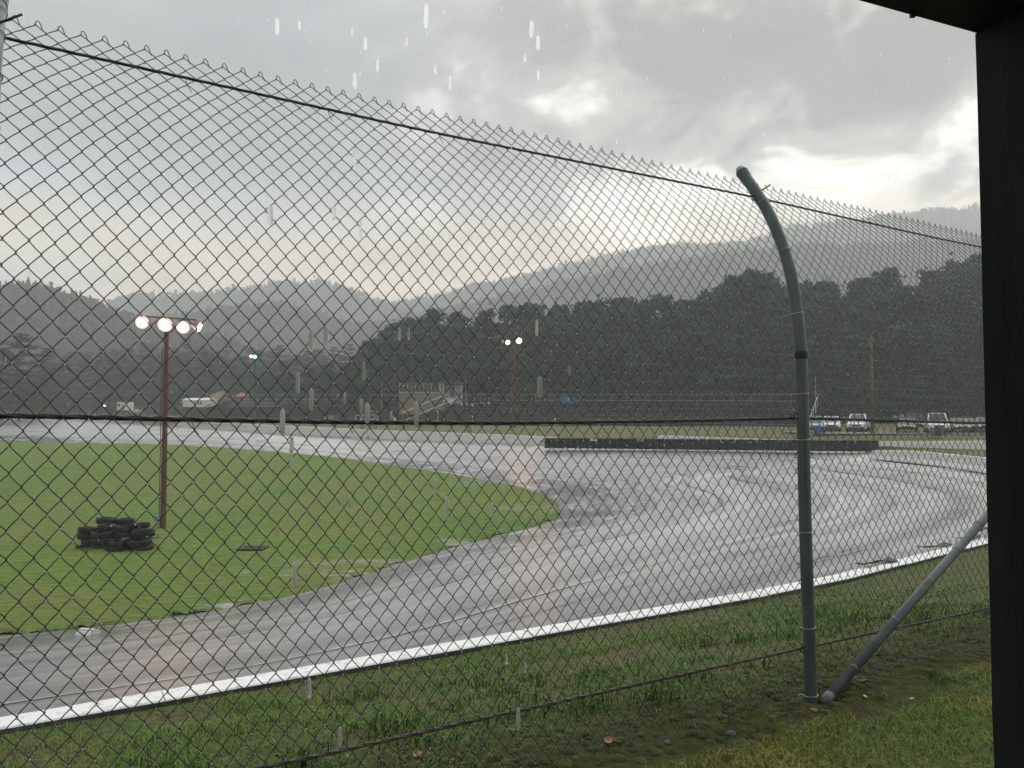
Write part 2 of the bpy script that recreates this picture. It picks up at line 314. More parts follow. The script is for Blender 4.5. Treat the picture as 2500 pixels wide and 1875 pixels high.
# ------------------------------------------------------------------ mesh helpers
def link(o, parent=None):
    COL.objects.link(o)
    if parent is not None: o.parent = parent
    return o
def tag(o, label=None, cat=None, group=None, kind=None):
    if label: o['label'] = label
    if cat: o['category'] = cat
    if group: o['group'] = group
    if kind: o['kind'] = kind
    return o
def empty(name, loc, rz=0.0, label=None, cat=None, group=None):
    o = bpy.data.objects.new(name, None); o.location = loc; o.rotation_euler = (0, 0, rz); o.empty_display_size = 0.2
    link(o); return tag(o, label, cat, group)
def copy_tree(o, parent=None):
    c = o.copy(); COL.objects.link(c); c.parent = parent
    for ch in o.children: copy_tree(ch, c)
    return c
class MB:
    def __init__(s): s.v = []; s.f = []; s.mi = []; s.cur = 0
    def add(s, vs, fs):
        o = len(s.v); s.v += [tuple(map(float, p)) for p in vs]
        for f in fs: s.f.append(tuple(i + o for i in f)); s.mi.append(s.cur)
        return s
    def box(s, c, d, rz=0.0, taper=1.0):
        hx, hy, hz = d[0] / 2, d[1] / 2, d[2] / 2; ca, sa = math.cos(rz), math.sin(rz); vs = []
        for z in (-1, 1):
            t = taper if z > 0 else 1.0
            for x, y in ((-1, -1), (1, -1), (1, 1), (-1, 1)):
                X, Y = x * hx * t, y * hy * t
                vs.append((c[0] + X * ca - Y * sa, c[1] + X * sa + Y * ca, c[2] + z * hz))
        return s.add(vs, [(3, 2, 1, 0), (4, 5, 6, 7), (0, 1, 5, 4), (1, 2, 6, 5), (2, 3, 7, 6), (3, 0, 4, 7)])
    def beam(s, a, b, w, h, up=(0, 0, 1)):
        a, b = Vector(a), Vector(b); d = (b - a).normalized(); r = d.cross(Vector(up))
        if r.length < 1e-4: r = Vector((1, 0, 0))
        r.normalize(); q = r.cross(d)
        vs = []
        for p in (a, b):
            for x, y in ((-1, -1), (1, -1), (1, 1), (-1, 1)): vs.append(p + r * (x * w / 2) + q * (y * h / 2))
        return s.add(vs, [(0, 1, 2, 3), (7, 6, 5, 4), (0, 4, 5, 1), (1, 5, 6, 2), (2, 6, 7, 3), (3, 7, 4, 0)])
    def tube(s, pts, rad, n=8, cap=True):
        pts = [Vector(p) for p in pts]; m = len(pts)
        if not hasattr(rad, '__len__'): rad = [rad] * m
        vs = []; prev = None
        for i, p in enumerate(pts):
            t = (pts[min(i + 1, m - 1)] - pts[max(i - 1, 0)]).normalized()
            if prev is None:
                ref = Vector((0, 0, 1)) if abs(t.z) < 0.9 else Vector((1, 0, 0)); a = t.cross(ref).normalized()
            else:
                a = (prev - t * prev.dot(t)).normalized()
            prev = a; b = t.cross(a)
            for k in range(n):
                w = 2 * math.pi * k / n; vs.append(p + (a * math.cos(w) + b * math.sin(w)) * rad[i])
        fs = []
        for i in range(m - 1):
            for k in range(n): fs.append((i * n + k, i * n + (k + 1) % n, (i + 1) * n + (k + 1) % n, (i + 1) * n + k))
        if cap: fs.append(tuple(range(n - 1, -1, -1))); fs.append(tuple((m - 1) * n + k for k in range(n)))
        return s.add(vs, fs)
    def lathe(s, prof, n=16, c=(0, 0, 0), axis=(0, 0, 1), close=False):
        ax = Vector(axis).normalized(); ref = Vector((1, 0, 0)) if abs(ax.x) < 0.9 else Vector((0, 1, 0))
        a = ax.cross(ref).normalized(); b = ax.cross(a); c = Vector(c); vs = []; fs = []
        for r, z in prof:
            for k in range(n):
                w = 2 * math.pi * k / n; vs.append(c + ax * z + (a * math.cos(w) + b * math.sin(w)) * r)
        m = len(prof)
        for i in range(m if close else m - 1):
            j = (i + 1) % m
            for k in range(n): fs.append((i * n + k, i * n + (k + 1) % n, j * n + (k + 1) % n, j * n + k))
        return s.add(vs, fs)
    def sheet(s, grid):
        h, w = len(grid), len(grid[0]); vs = [p for row in grid for p in row]
        return s.add(vs, [(i * w + j, i * w + j + 1, (i + 1) * w + j + 1, (i + 1) * w + j) for i in range(h - 1) for j in range(w - 1)])
    def mesh(s, name, mats, smooth=False):
        me = bpy.data.meshes.new(name); me.from_pydata(s.v, [], s.f)
        for m in (mats if isinstance(mats, (list, tuple)) else [mats]): me.materials.append(MATS[m])
        if any(s.mi): me.polygons.foreach_set('material_index', s.mi)
        if smooth: me.polygons.foreach_set('use_smooth', [True] * len(me.polygons))
        me.update(); return me
    def build(s, name, mats, parent=None, smooth=False, loc=None):
        o = bpy.data.objects.new(name, s.mesh(name, mats, smooth))
        if loc is not None: o.location = loc
        return link(o, parent)
def np_mesh(name, V, faces_by_size, matname, tint=None, smooth=False, attr=None):
    """faces_by_size: list of (M,k) index arrays"""
    me = bpy.data.meshes.new(name); V = np.ascontiguousarray(V, dtype=np.float32)
    me.vertices.add(len(V)); me.vertices.foreach_set('co', V.ravel())
    idx = np.concatenate([f.ravel() for f in faces_by_size]).astype(np.int32)
    sizes = np.concatenate([np.full(len(f), f.shape[1]) for f in faces_by_size]).astype(np.int32)
    st = np.concatenate([[0], np.cumsum(sizes)[:-1]]).astype(np.int32)
    me.loops.add(len(idx)); me.loops.foreach_set('vertex_index', idx)
    me.polygons.add(len(sizes)); me.polygons.foreach_set('loop_start', st); me.polygons.foreach_set('loop_total', sizes)
    if smooth: me.polygons.foreach_set('use_smooth', np.ones(len(sizes), dtype=bool))
    me.update(calc_edges=True)
    if tint is not None:
        a = me.color_attributes.new('tint', 'FLOAT_COLOR', 'POINT')
        c = np.ones((len(V), 4), dtype=np.float32); c[:, :3] = tint if tint.ndim == 2 else tint[:, None]
        a.data.foreach_set('color', c.ravel())
    if attr:
        for k, vals in attr.items():
            a = me.attributes.new(k, 'FLOAT', 'POINT'); a.data.foreach_set('value', np.asarray(vals, dtype=np.float32))
    me.materials.append(MATS[matname]); return me
def catmull(P, n):
    P = np.asarray(P, float); m = len(P); out = []
    t = np.linspace(0, m - 1, n)
    Q = np.vstack([2 * P[0] - P[1], P, 2 * P[-1] - P[-2]])
    for x in t:
        i = min(int(x), m - 2); f = x - i; a, b, c, d = Q[i], Q[i + 1], Q[i + 2], Q[i + 3]
        out.append(0.5 * (2 * b + (c - a) * f + (2 * a - 5 * b + 4 * c - d) * f ** 2 + (3 * b - a - 3 * c + d) * f ** 3))
    return np.array(out)
def vnoise(x, y, seed=0):
    """cheap smooth value noise, vectorised"""
    x = np.asarray(x, float); y = np.asarray(y, float)
    xi = np.floor(x).astype(np.int64); yi = np.floor(y).astype(np.int64); fx = x - xi; fy = y - yi
    fx = fx * fx * (3 - 2 * fx); fy = fy * fy * (3 - 2 * fy)
    def h(a, b):
        n = (a * 374761393 + b * 668265263 + seed * 1442695041) & 0xffffffff
        n = ((n ^ (n >> 13)) * 1274126177) & 0xffffffff
        return ((n ^ (n >> 16)) & 0xffff) / 65535.0
    return (h(xi, yi) * (1 - fx) + h(xi + 1, yi) * fx) * (1 - fy) + (h(xi, yi + 1) * (1 - fx) + h(xi + 1, yi + 1) * fx) * fy
def fbm(x, y, o=4, seed=0):
    a, s, t = 0.5, 0.0, 0.0
    for k in range(o):
        s = s + a * vnoise(np.asarray(x) * 2 ** k, np.asarray(y) * 2 ** k, seed + k); t += a; a *= 0.5
    return s / t
ORD = ['first', 'second', 'third', 'fourth', 'fifth', 'sixth', 'seventh', 'eighth', 'ninth', 'tenth', 'eleventh', 'twelfth', 'thirteenth',
       'fourteenth', 'fifteenth', 'sixteenth', 'seventeenth', 'eighteenth', 'nineteenth', 'twentieth', 'twenty-first', 'twenty-second',
       'twenty-third', 'twenty-fourth', 'twenty-fifth', 'twenty-sixth', 'twenty-seventh', 'twenty-eighth', 'twenty-ninth', 'thirtieth']
for _t, _n in ((30, 'thirt'), (40, 'fort'), (50, 'fift')):
    ORD += [f'{_n}y-{w}' for w in ORD[:9]] + [{30: 'fortieth', 40: 'fiftieth', 50: 'sixtieth'}[_t]]

# fence frame: s runs along the fence, w towards the track
PHI = R(58.7)
U = np.array([math.sin(PHI), math.cos(PHI), 0]); NRM = np.array([-math.cos(PHI), math.sin(PHI), 0]); D0 = 2.854
def FP(s, w, z): return U * s + NRM * (D0 + w) + np.array([0, 0, z])
WALL_S = [-40, -10, -0.25, 9, 15]; WALL_W = [6.2, 4.45, 4.14, 4.05, 4.80]
WTOP = -0.71
def wall_w(s): return np.interp(s, WALL_S, WALL_W)
def verge_z(s, w):
    s = np.asarray(s, float); w = np.asarray(w, float)
    t = np.clip((w - 0.25) / (wall_w(s) - 0.25), 0, 1)
    z = -0.78 * (t * t * (3 - 2 * t) * 0.55 + t * 0.45)
    z = z + 0.05 * (fbm(s * 0.9 + 5, w * 0.9, 3, 3) - 0.5) * np.clip((wall_w(s) - w) / 0.4, 0, 1)
    # soil ridge and hummocks of moss along the fence foot
    ridge = np.exp(-((w - 0.12) / 0.34) ** 2)
    z = z + ridge * (0.10 * (fbm(s * 4 + 3, w * 4 + 9, 4, 11) - 0.42))
    # dug hollow and spoil at the post
    rr = (s - 4.05) ** 2 + ((w + 0.12) / 0.6) ** 2
    z = z + 0.05 * np.exp(-rr / 0.10) - 0.05 * np.exp(-((s - 3.78) ** 2 + w ** 2) / 0.02)
    return z

# ------------------------------------------------------------------ track, infield, ground
def W(p): return np.array([p[0], p[1], 0])
def wallbase(s): p = FP(s, wall_w(s) + 0.13, 0); return (p[0], p[1], -3.22)
OUT = [wallbase(-40), wallbase(-10), wallbase(-0.2), wallbase(4), wallbase(9), wallbase(14.5), (17.5, 22.5, -3.22), (24, 32, -3.2), (26.05, 42.1, -3.2),
       (25.6, 54.6, -3.2), (30.7, 65.2, -3.1), (17, 69.0, -3.1), (4.2, 73.6, -3.1), (0.6, 80.6, -3.1), (-17.4, 93.6, -2.93), (-36.6, 108.8, -2.5),
       (-54, 123.5, -1.9), (-86.5, 154, -1.5), (-113, 169, -1.2), (-200, 190, -1.2)]
INN = [(-48, 6), (-20, 14.6), (-11.6, 17.7), (-6.4, 21.3), (-2.4, 29.2), (1.4, 35.7), (2.2, 38.5), (2.45, 40.9), (2.42, 43), (2.2, 45.3), (1.6, 48.0), (0.5, 51.3),
       (-1.8, 55.5), (-5.8, 61.7), (-12, 69), (-18.7, 76.5), (-41.5, 98), (-64.5, 106.7), (-74, 111.5), (-150, 128)]
def field_z(y): return np.interp(y, [0, 42, 62, 76, 98, 112, 300], [-5, -5, -4.6, -4.1, -3.9, -3.8, -3.8]) + EYE
NU = 420
outer = catmull(OUT, NU); outer[:, 2] += EYE
inner = catmull([(x, y, -5.03) for x, y in INN], NU); inner[:, 2] = field_z(inner[:, 1]) - 0.02
IZ = -5.0 + EYE
def track_pt(i, v):
    a, b = inner[i], outer[i]; return a + (b - a) * v
def build_track():
    NV = 26; vs = []; uvs = []; ulen = np.concatenate([[0], np.cumsum(np.linalg.norm(np.diff((inner + outer) / 2, axis=0), axis=1))])
    for i in range(NU):
        for j in range(NV + 1):
            v = -0.10 + 1.10 * j / NV
            p = track_pt(i, v); p = p.copy()
            if v < 0: p[2] = inner[i][2] - 0.05
            p[2] += 0.02 * (vnoise(p[0] * 0.2, p[1] * 0.2, 2) - 0.5)
            vs.append(p); uvs.append((ulen[i], v))
    V = np.array(vs); w = NV + 1
    ii, jj = np.meshgrid(np.arange(NU - 1), np.arange(NV), indexing='ij'); a = (ii * w + jj).ravel()
    Fq = np.stack([a, a + 1, a + w + 1, a + w], 1)
    me = np_mesh('race_track', V, [Fq], 'asphalt', smooth=True)
    uvl = me.uv_layers.new(name='UVMap'); uv = np.array(uvs, dtype=np.float32)[Fq.ravel()]; uvl.data.foreach_set('uv', uv.ravel())
    tag(link(bpy.data.objects.new('race_track', me)), kind='structure', label='wet grey asphalt of the banked oval race track')
build_track()
def track_line(v0, v1, i0, i1, m, name, wobble=0.0, lift=0.013):
    b = MB(); g0, g1 = [], []
    for i in range(i0, i1):
        wv = wobble * (vnoise(i * 0.11, 3.3, 5) - 0.5)
        for g, v in ((g0, v0), (g1, v1)):
            p = track_pt(i, v + wv).copy(); p[2] += lift; g.append(p)
    b.sheet([g0, g1]); return tag(b.build(name, m, smooth=True), kind='structure')
track_line(0.605, 0.612, 25, 128, 'line_paint', 'painted_lane_line', 0.01)
track_line(0.235, 0.241, 25, 108, 'line_paint', 'painted_inner_line', 0.01)
track_line(0.900, 0.910, 310, 415, 'line_paint', 'painted_outer_line', 0.0)

def build_infield():
    n = 2400; t = np.linspace(0, NU - 1, n); idx = np.arange(NU)
    edge = np.stack([np.interp(t, idx, inner[:, k]) for k in range(3)], 1)
    c = np.array([-52.0, 62.0, IZ]); d = edge - c; L = np.linalg.norm(d[:, :2], axis=1, keepdims=True)
    jit = (fbm(t * 0.9, t * 0 + 1, 4, 21) - 0.5) * 0.9 + (rng.random(n) - 0.5) * 0.22
    rings = [0.0, 0.15, 0.4, 1.0, 2.0, 3.5, 5.5, 8, 11, 15, 20, 27, 36, 46, 60]
    V = []
    for k, r in enumerate(rings):
        rr = np.minimum(r, L[:, 0] * 0.97) - jit * max(0, 1 - k / 3)
        p = edge - d / L * rr[:, None]; p[:, 2] = field_z(p[:, 1]) + (-0.03 if k == 0 else min(0.03, 0.012 * k))
        p[:, 2] += 0.06 * (fbm(p[:, 0] * 0.25, p[:, 1] * 0.25, 3, 8) - 0.5) * min(1, k / 3)
        V.append(p)
    m = len(rings); V = np.vstack(V)
    # low earth mound at the lamp pole, behind the tyre heap
    pole = at_z(395, 1292, -5.0); mx, my = pole[0] + 0.35, pole[1] - 3.4
    V[:, 2] += 0.34 * np.exp(-(((V[:, 0] - mx) / 1.5) ** 2 + ((V[:, 1] - my) / 3.0) ** 2))
    wet = np.full(len(V), 0.22)
    for (px, py, rx, ry, a) in ((620, 1400, 3.4, 0.9, .25), (760, 1372, 3.2, 0.9, .25), (480, 1440, 2.4, 0.6, .20), (980, 1215, 4.0, 3.0, .24), (1120, 1190, 3.5, 3.5, .24), (1240, 1240, 2.2, 2.5, .26),
                                (1060, 1320, 1.2, .8, .2), (700, 1480, 2.5, .6, .22), (1200, 1330, 1.5, 1, .22), (880, 1280, 3, 1.5, .10)):
        p = at_z(px, py, -5); wet += a * np.exp(-(((V[:, 0] - p[0]) / rx) ** 2 + ((V[:, 1] - p[1]) / ry) ** 2))
    eb = np.repeat(np.array([.16, .16, .14, .09, .04] + [0] * (m - 5)), n); wet += eb * (0.4 + 1.2 * fbm(V[:, 0] * .35, V[:, 1] * .35, 3, 33))
    i, k = np.meshgrid(np.arange(n - 1), np.arange(m - 1)); a = (k * n + i).ravel()
    me = np_mesh('infield_grass', V, [np.stack([a, a + 1, a + n + 1, a + n], 1)], 'turf', smooth=True, attr={'wet': wet})
    tag(link(bpy.data.objects.new('infield_grass', me)), kind='structure', label='green infield lawn with standing rain water')
build_infield()

def build_outer_ground():
    rings = {'near': [(0.1, -3.2), (0.5, -2.9), (2.0, -2.75), (6, -2.2), (40, -2.1), (1300, -2.1)],
             'tire': [(0.4, -3.1), (2.6, -3.1), (3.2, -2.8), (10, -2.15), (40, -1.7), (1300, -1.2)],
             'end': [(0.4, -3.1), (2.9, -3.1), (3.4, -3.08), (10, -3.05), (40, -2.95), (1300, -1.8)],
             'jers': [(0.5, -3.2), (3, -3.1), (8, -3.05), (14, -3.0), (40, -2.9), (1300, -1.8)],
             'far': [(0.3, None), (0.8, None), (4.0, -2.0), (14, -1.65), (40, -1.3), (1300, -1.0)],
             'left': [(0.3, None), (0.8, None), (4.0, -0.75), (12, -0.5), (40, -0.3), (1300, -0.3)]}
    kinds = ['near'] * 7 + ['near', 'jers', 'jers'] + ['end', 'tire', 'tire'] + ['far'] * 2 + ['far', 'left', 'left', 'left', 'left']
    ctrl = []
    for k, p in zip(kinds, OUT):
        ctrl.append([(o, (p[2] + 0.78 if z is None else z)) for o, z in rings[k]])
    ctrl = np.array(ctrl)                                   # control x ring x (offset, z)
    t = np.linspace(0, len(OUT) - 1, NU); base = np.arange(len(OUT))
    tang = np.gradient(outer[:, :2], axis=0); nr = np.stack([tang[:, 1], -tang[:, 0]], 1); nr /= np.linalg.norm(nr, axis=1, keepdims=True)
    ker = np.ones(15) / 15
    nr = np.stack([np.convolve(np.pad(nr[:, k], 7, 'edge'), ker, 'valid') for k in (0, 1)], 1); nr /= np.linalg.norm(nr, axis=1, keepdims=True)
    cen = np.array([-50, 62.0]); rad = outer[:, :2] - cen; rad /= np.linalg.norm(rad, axis=1, keepdims=True)
    V = []
    for r in range(6):
        o = np.interp(t, base, ctrl[:, r, 0]); z = np.interp(t, base, ctrl[:, r, 1])
        mixw = min(1, r / 3.0); dirn = nr * (1 - mixw) + rad * mixw; dirn /= np.linalg.norm(dirn, axis=1, keepdims=True)
        p = np.zeros((NU, 3)); p[:, :2] = outer[:, :2] + dirn * o[:, None]; p[:, 2] = z + EYE
        V.append(p)
    V = np.vstack(V); i, k = np.meshgrid(np.arange(NU - 1), np.arange(5)); a = (k * NU + i).ravel()
    V[:, 0] = np.clip(V[:, 0], -1150, 1150); V[:, 1] = np.clip(V[:, 1], -250, 1650)
    me = np_mesh('ground', V, [np.stack([a, a + 1, a + NU + 1, a + NU], 1)], 'far_grass', smooth=True)
    tag(link(bpy.data.objects.new('ground', me)), kind='structure')
    # ground under the near bank and under everything, well below
    b = MB(); b.sheet([[(-1150, -250, -6.2), (1150, -250, -6.2)], [(-1150, 1650, -6.2), (1150, 1650, -6.2)]]); tag(b.build('subsoil', 'far_grass'), kind='structure')
build_outer_ground()

def build_verge():
    ss = np.concatenate([np.linspace(-40, -3.2, 40), np.linspace(-3, 9, 300), np.linspace(9.2, 15, 40)]); nw = 170
    V = np.zeros((len(ss), nw, 3)); M = np.zeros((len(ss), nw))
    for i, s in enumerate(ss):
        ww = wall_w(s) - 0.125
        w = np.concatenate([np.linspace(-9, -1.6, 30), np.linspace(-1.55, ww, nw - 30)])
        z = verge_z(np.full(nw, s), w)
        P = U[None] * s + NRM[None] * (D0 + w)[:, None]; P[:, 2] = z; V[i] = P
        mo = np.exp(-((w - 0.10) / 0.42) ** 2) * 1.3 + 0.9 * np.exp(-(((s - 4.1) / 0.5) ** 2 + ((w + 0.15) / 0.25) ** 2))
        M[i] = np.clip(mo * (0.5 + fbm(np.full(nw, s) * 2, w * 3, 3, 4)), 0, 1)
    a = (np.arange(len(ss) - 1)[:, None] * nw + np.arange(nw - 1)[None]).ravel()
    me = np_mesh('grass_verge', V.reshape(-1, 3), [np.stack([a, a + nw, a + nw + 1, a + 1], 1)], 'verge', smooth=True, attr={'moss': M.ravel()})
    tag(link(bpy.data.objects.new('grass_verge', me)), kind='structure')
build_verge()
# gravel lane in front of the stands, parking lot
def strip(name, pts0, pts1, m):
    b = MB(); b.sheet([[p for p in pts0], [p for p in pts1]]); return tag(b.build(name, m, smooth=True), kind='structure')

# ------------------------------------------------------------------ walls
def wall_thing(name, label, pts, width, m, panel, group=None, cat='wall', back=None, jersey=False):
    """pts: (x, y, ztop, zbase) polyline; built as separate precast panels"""
    P = np.array(pts, float); seg = np.linalg.norm(np.diff(P[:, :2], axis=0), axis=1); cum = np.concatenate([[0], np.cumsum(seg)])
    n = max(1, int(round(cum[-1] / panel))); root = empty(name, P[0][:3] * np.array([1, 1, 0]) + np.array([0, 0, P[0][3]]), label=label, cat=cat, group=group)
    inv = np.array(root.location)
    for k in range(n):
        d0, d1 = cum[-1] * k / n + 0.004, cum[-1] * (k + 1) / n - 0.004
        sub = max(2, int((d1 - d0) / 1.2)); b = MB(); rows = []
        dz = (random.random() - 0.5) * 0.012
        for dd in np.linspace(d0, d1, sub + 1):
            p = np.array([np.interp(dd, cum, P[:, c]) for c in range(4)])
            e = 0.3; q0 = np.array([np.interp(max(0, dd - e), cum, P[:, c]) for c in (0, 1)]); q1 = np.array([np.interp(min(cum[-1], dd + e), cum, P[:, c]) for c in (0, 1)])
            tt = (q1 - q0) / np.linalg.norm(q1 - q0); nn = np.array([-tt[1], tt[0]])
            h = width / 2; top, base = p[2] + dz, p[3]
            if jersey: prof = [(-h * 2.1, base), (-h * 2.1, base + 0.08), (-h * 1.25, base + 0.32), (-h, top - 0.015), (-h + 0.015, top), (h - 0.015, top), (h, top - 0.015), (h * 1.25, base + 0.32), (h * 2.1, base + 0.08), (h * 2.1, base)]
            else: prof = [(-h, base), (-h, top - 0.012), (-h + 0.012, top), (h - 0.012, top), (h, top - 0.012), (h, base)]
            rows.append([(p[0] + nn[0] * o - inv[0], p[1] + nn[1] * o - inv[1], z - inv[2]) for o, z in prof])
        b.sheet(rows); np_ = len(rows[0])
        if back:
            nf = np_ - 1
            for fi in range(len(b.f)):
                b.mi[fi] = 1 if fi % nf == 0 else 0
        b.add(rows[0], [tuple(range(np_))]); b.add(rows[-1], [tuple(range(np_ - 1, -1, -1))])
        b.build('panel', [m, back] if back else m, root)
    return root
# near wall, its back face dark with earth stain and painted-in shade; profile runs right to left so the first face is the camera side
nw = []
for s in np.linspace(-38, 15, 60):
    p = FP(s, wall_w(s), 0); nw.append((p[0], p[1], WTOP, WTOP - 0.95))
near_arc = catmull([(nw[-1][0], nw[-1][1]), (17.4, 22.3), (24.1, 32), (26.15, 42.1)], 24)
wall_thing('concrete_wall', 'low white concrete wall with back darkened by stains and painted shade running across the foreground below the fence', nw, 0.26, 'wall_paint', 3.6, back='wall_back')
def pxw(lst):
    out = []
    for (px, yt, yb, Y) in lst:
        a = at_d(px, yt, Y); b = at_d(px, yb, Y); out.append((a[0], a[1], a[2], b[2]))
    return out
jer = [(p[0], p[1], WTOP - 0.05, -1.62) for p in near_arc[1:]] 
j2 = pxw([(2412, 1117.6, 1154.0, 42.1), (2237, 1101, 1130, 51.0), (2132, 1099, 1121.5, 54.6)])
wall_thing('concrete_barrier', 'pale jersey barrier of precast pieces in front of the grass strip at right', [(p[0], p[1], p[2], p[3] - 0.1) for p in jer[-6:-1]] + j2, 0.24, 'barrier_paint', 3.4, jersey=True)
wall_thing('concrete_wall', 'white concrete wall of the turn hidden behind the dark shelter post', jer[:-5], 0.26, 'wall_paint', 3.6)
far = pxw([(1602, 1082, 1101, 73.2), (1420, 1072, 1095, 75.3), (1330, 1066.5, 1091, 77.6), (1263, 1062.5, 1086, 81), (900, 1048.5, 1070.5, 94), (620, 1035.5, 1055, 109.5), (520, 1033, 1047, 117), (436, 1031, 1040.5, 124)])
far_wall = wall_thing('concrete_wall', 'long pale concrete wall with tyre scuffs below the bleachers', far, 0.3, 'barrier_paint', 6.0)
low = pxw([(446, 1032, 1041, 126.5), (340, 1027.5, 1035.5, 139), (200, 1023.5, 1030.5, 155), (0, 1019, 1026, 170), (-260, 1016, 1023, 190)])
wall_thing('concrete_wall', 'thin white wall of joined blocks along the far left turn', low, 0.4, 'wall_paint', 7.0)
rais = pxw([(2720, 1075, 1100, 64), (2412, 1076, 1099, 66), (2141, 1077, 1102, 68.6), (1900, 1073, 1102, 69.5), (1614, 1062.5, 1102, 71.2)])
rw = wall_thing('concrete_wall', 'raised pale concrete wall with sloped end behind the tyre barrier', rais, 0.3, 'barrier_paint', 5.0)
pe = rais[-1]; pd = pxw([(1588, 1082, 1102, 71.3)])[0]
b = MB(); o = np.array(rw.location)
v = [np.array([pe[0], pe[1], pe[3]]), np.array([pd[0], pd[1], pd[3]]), np.array([pd[0], pd[1], pd[2]]), np.array([pe[0], pe[1], pe[2]])]
v2 = [p + np.array([0.02, 0.3, 0]) for p in v]; v = [p - np.array([0, 0.0, 0]) for p in v]
b.add([p - o for p in v + v2], [(0, 1, 2, 3), (7, 6, 5, 4), (0, 4, 5, 1), (1, 5, 6, 2), (2, 6, 7, 3), (3, 7, 4, 0)]); b.build('sloped_end', 'barrier_paint', rw)
# tyre scuffs on the far wall face
for px, py, w, h in ((868, 1066, 3.0, .22), (905, 1067, 1.6, .2), (960, 1069, 2.6, .2), (1000, 1070, 2.8, .25), (1018, 1071, 1.2, .3), (1082, 1074, 1.4, .25), (1146, 1066, .8, .4), (1152, 1077, 1.8, .35), (1206, 1076, 2.0, .3), (1267, 1077, .6, .45)):
    Yw = np.interp(px, [436, 520, 620, 900, 1263], [124, 117, 109.5, 94, 81]); c = at_d(px, py, Yw - .21); n = 16; ring = []
    tx, ty = 0.80, -0.60 * (1 if px < 900 else .8)
    for k in range(n):
        a = 2 * math.pi * k / n; q = 0.45 + 0.75 * random.random(); ring.append((math.cos(a) * w / 2 * q * tx, math.cos(a) * w / 2 * q * -.45 - .0, math.sin(a) * h / 2 * q))
    b = MB(); b.add([(c[0] + x - far_wall.location[0], c[1] + y - far_wall.location[1], c[2] + z - far_wall.location[2]) for x, y, z in ring], [tuple(range(n))]); b.build('scuff_mark', 'scuff', far_wall)

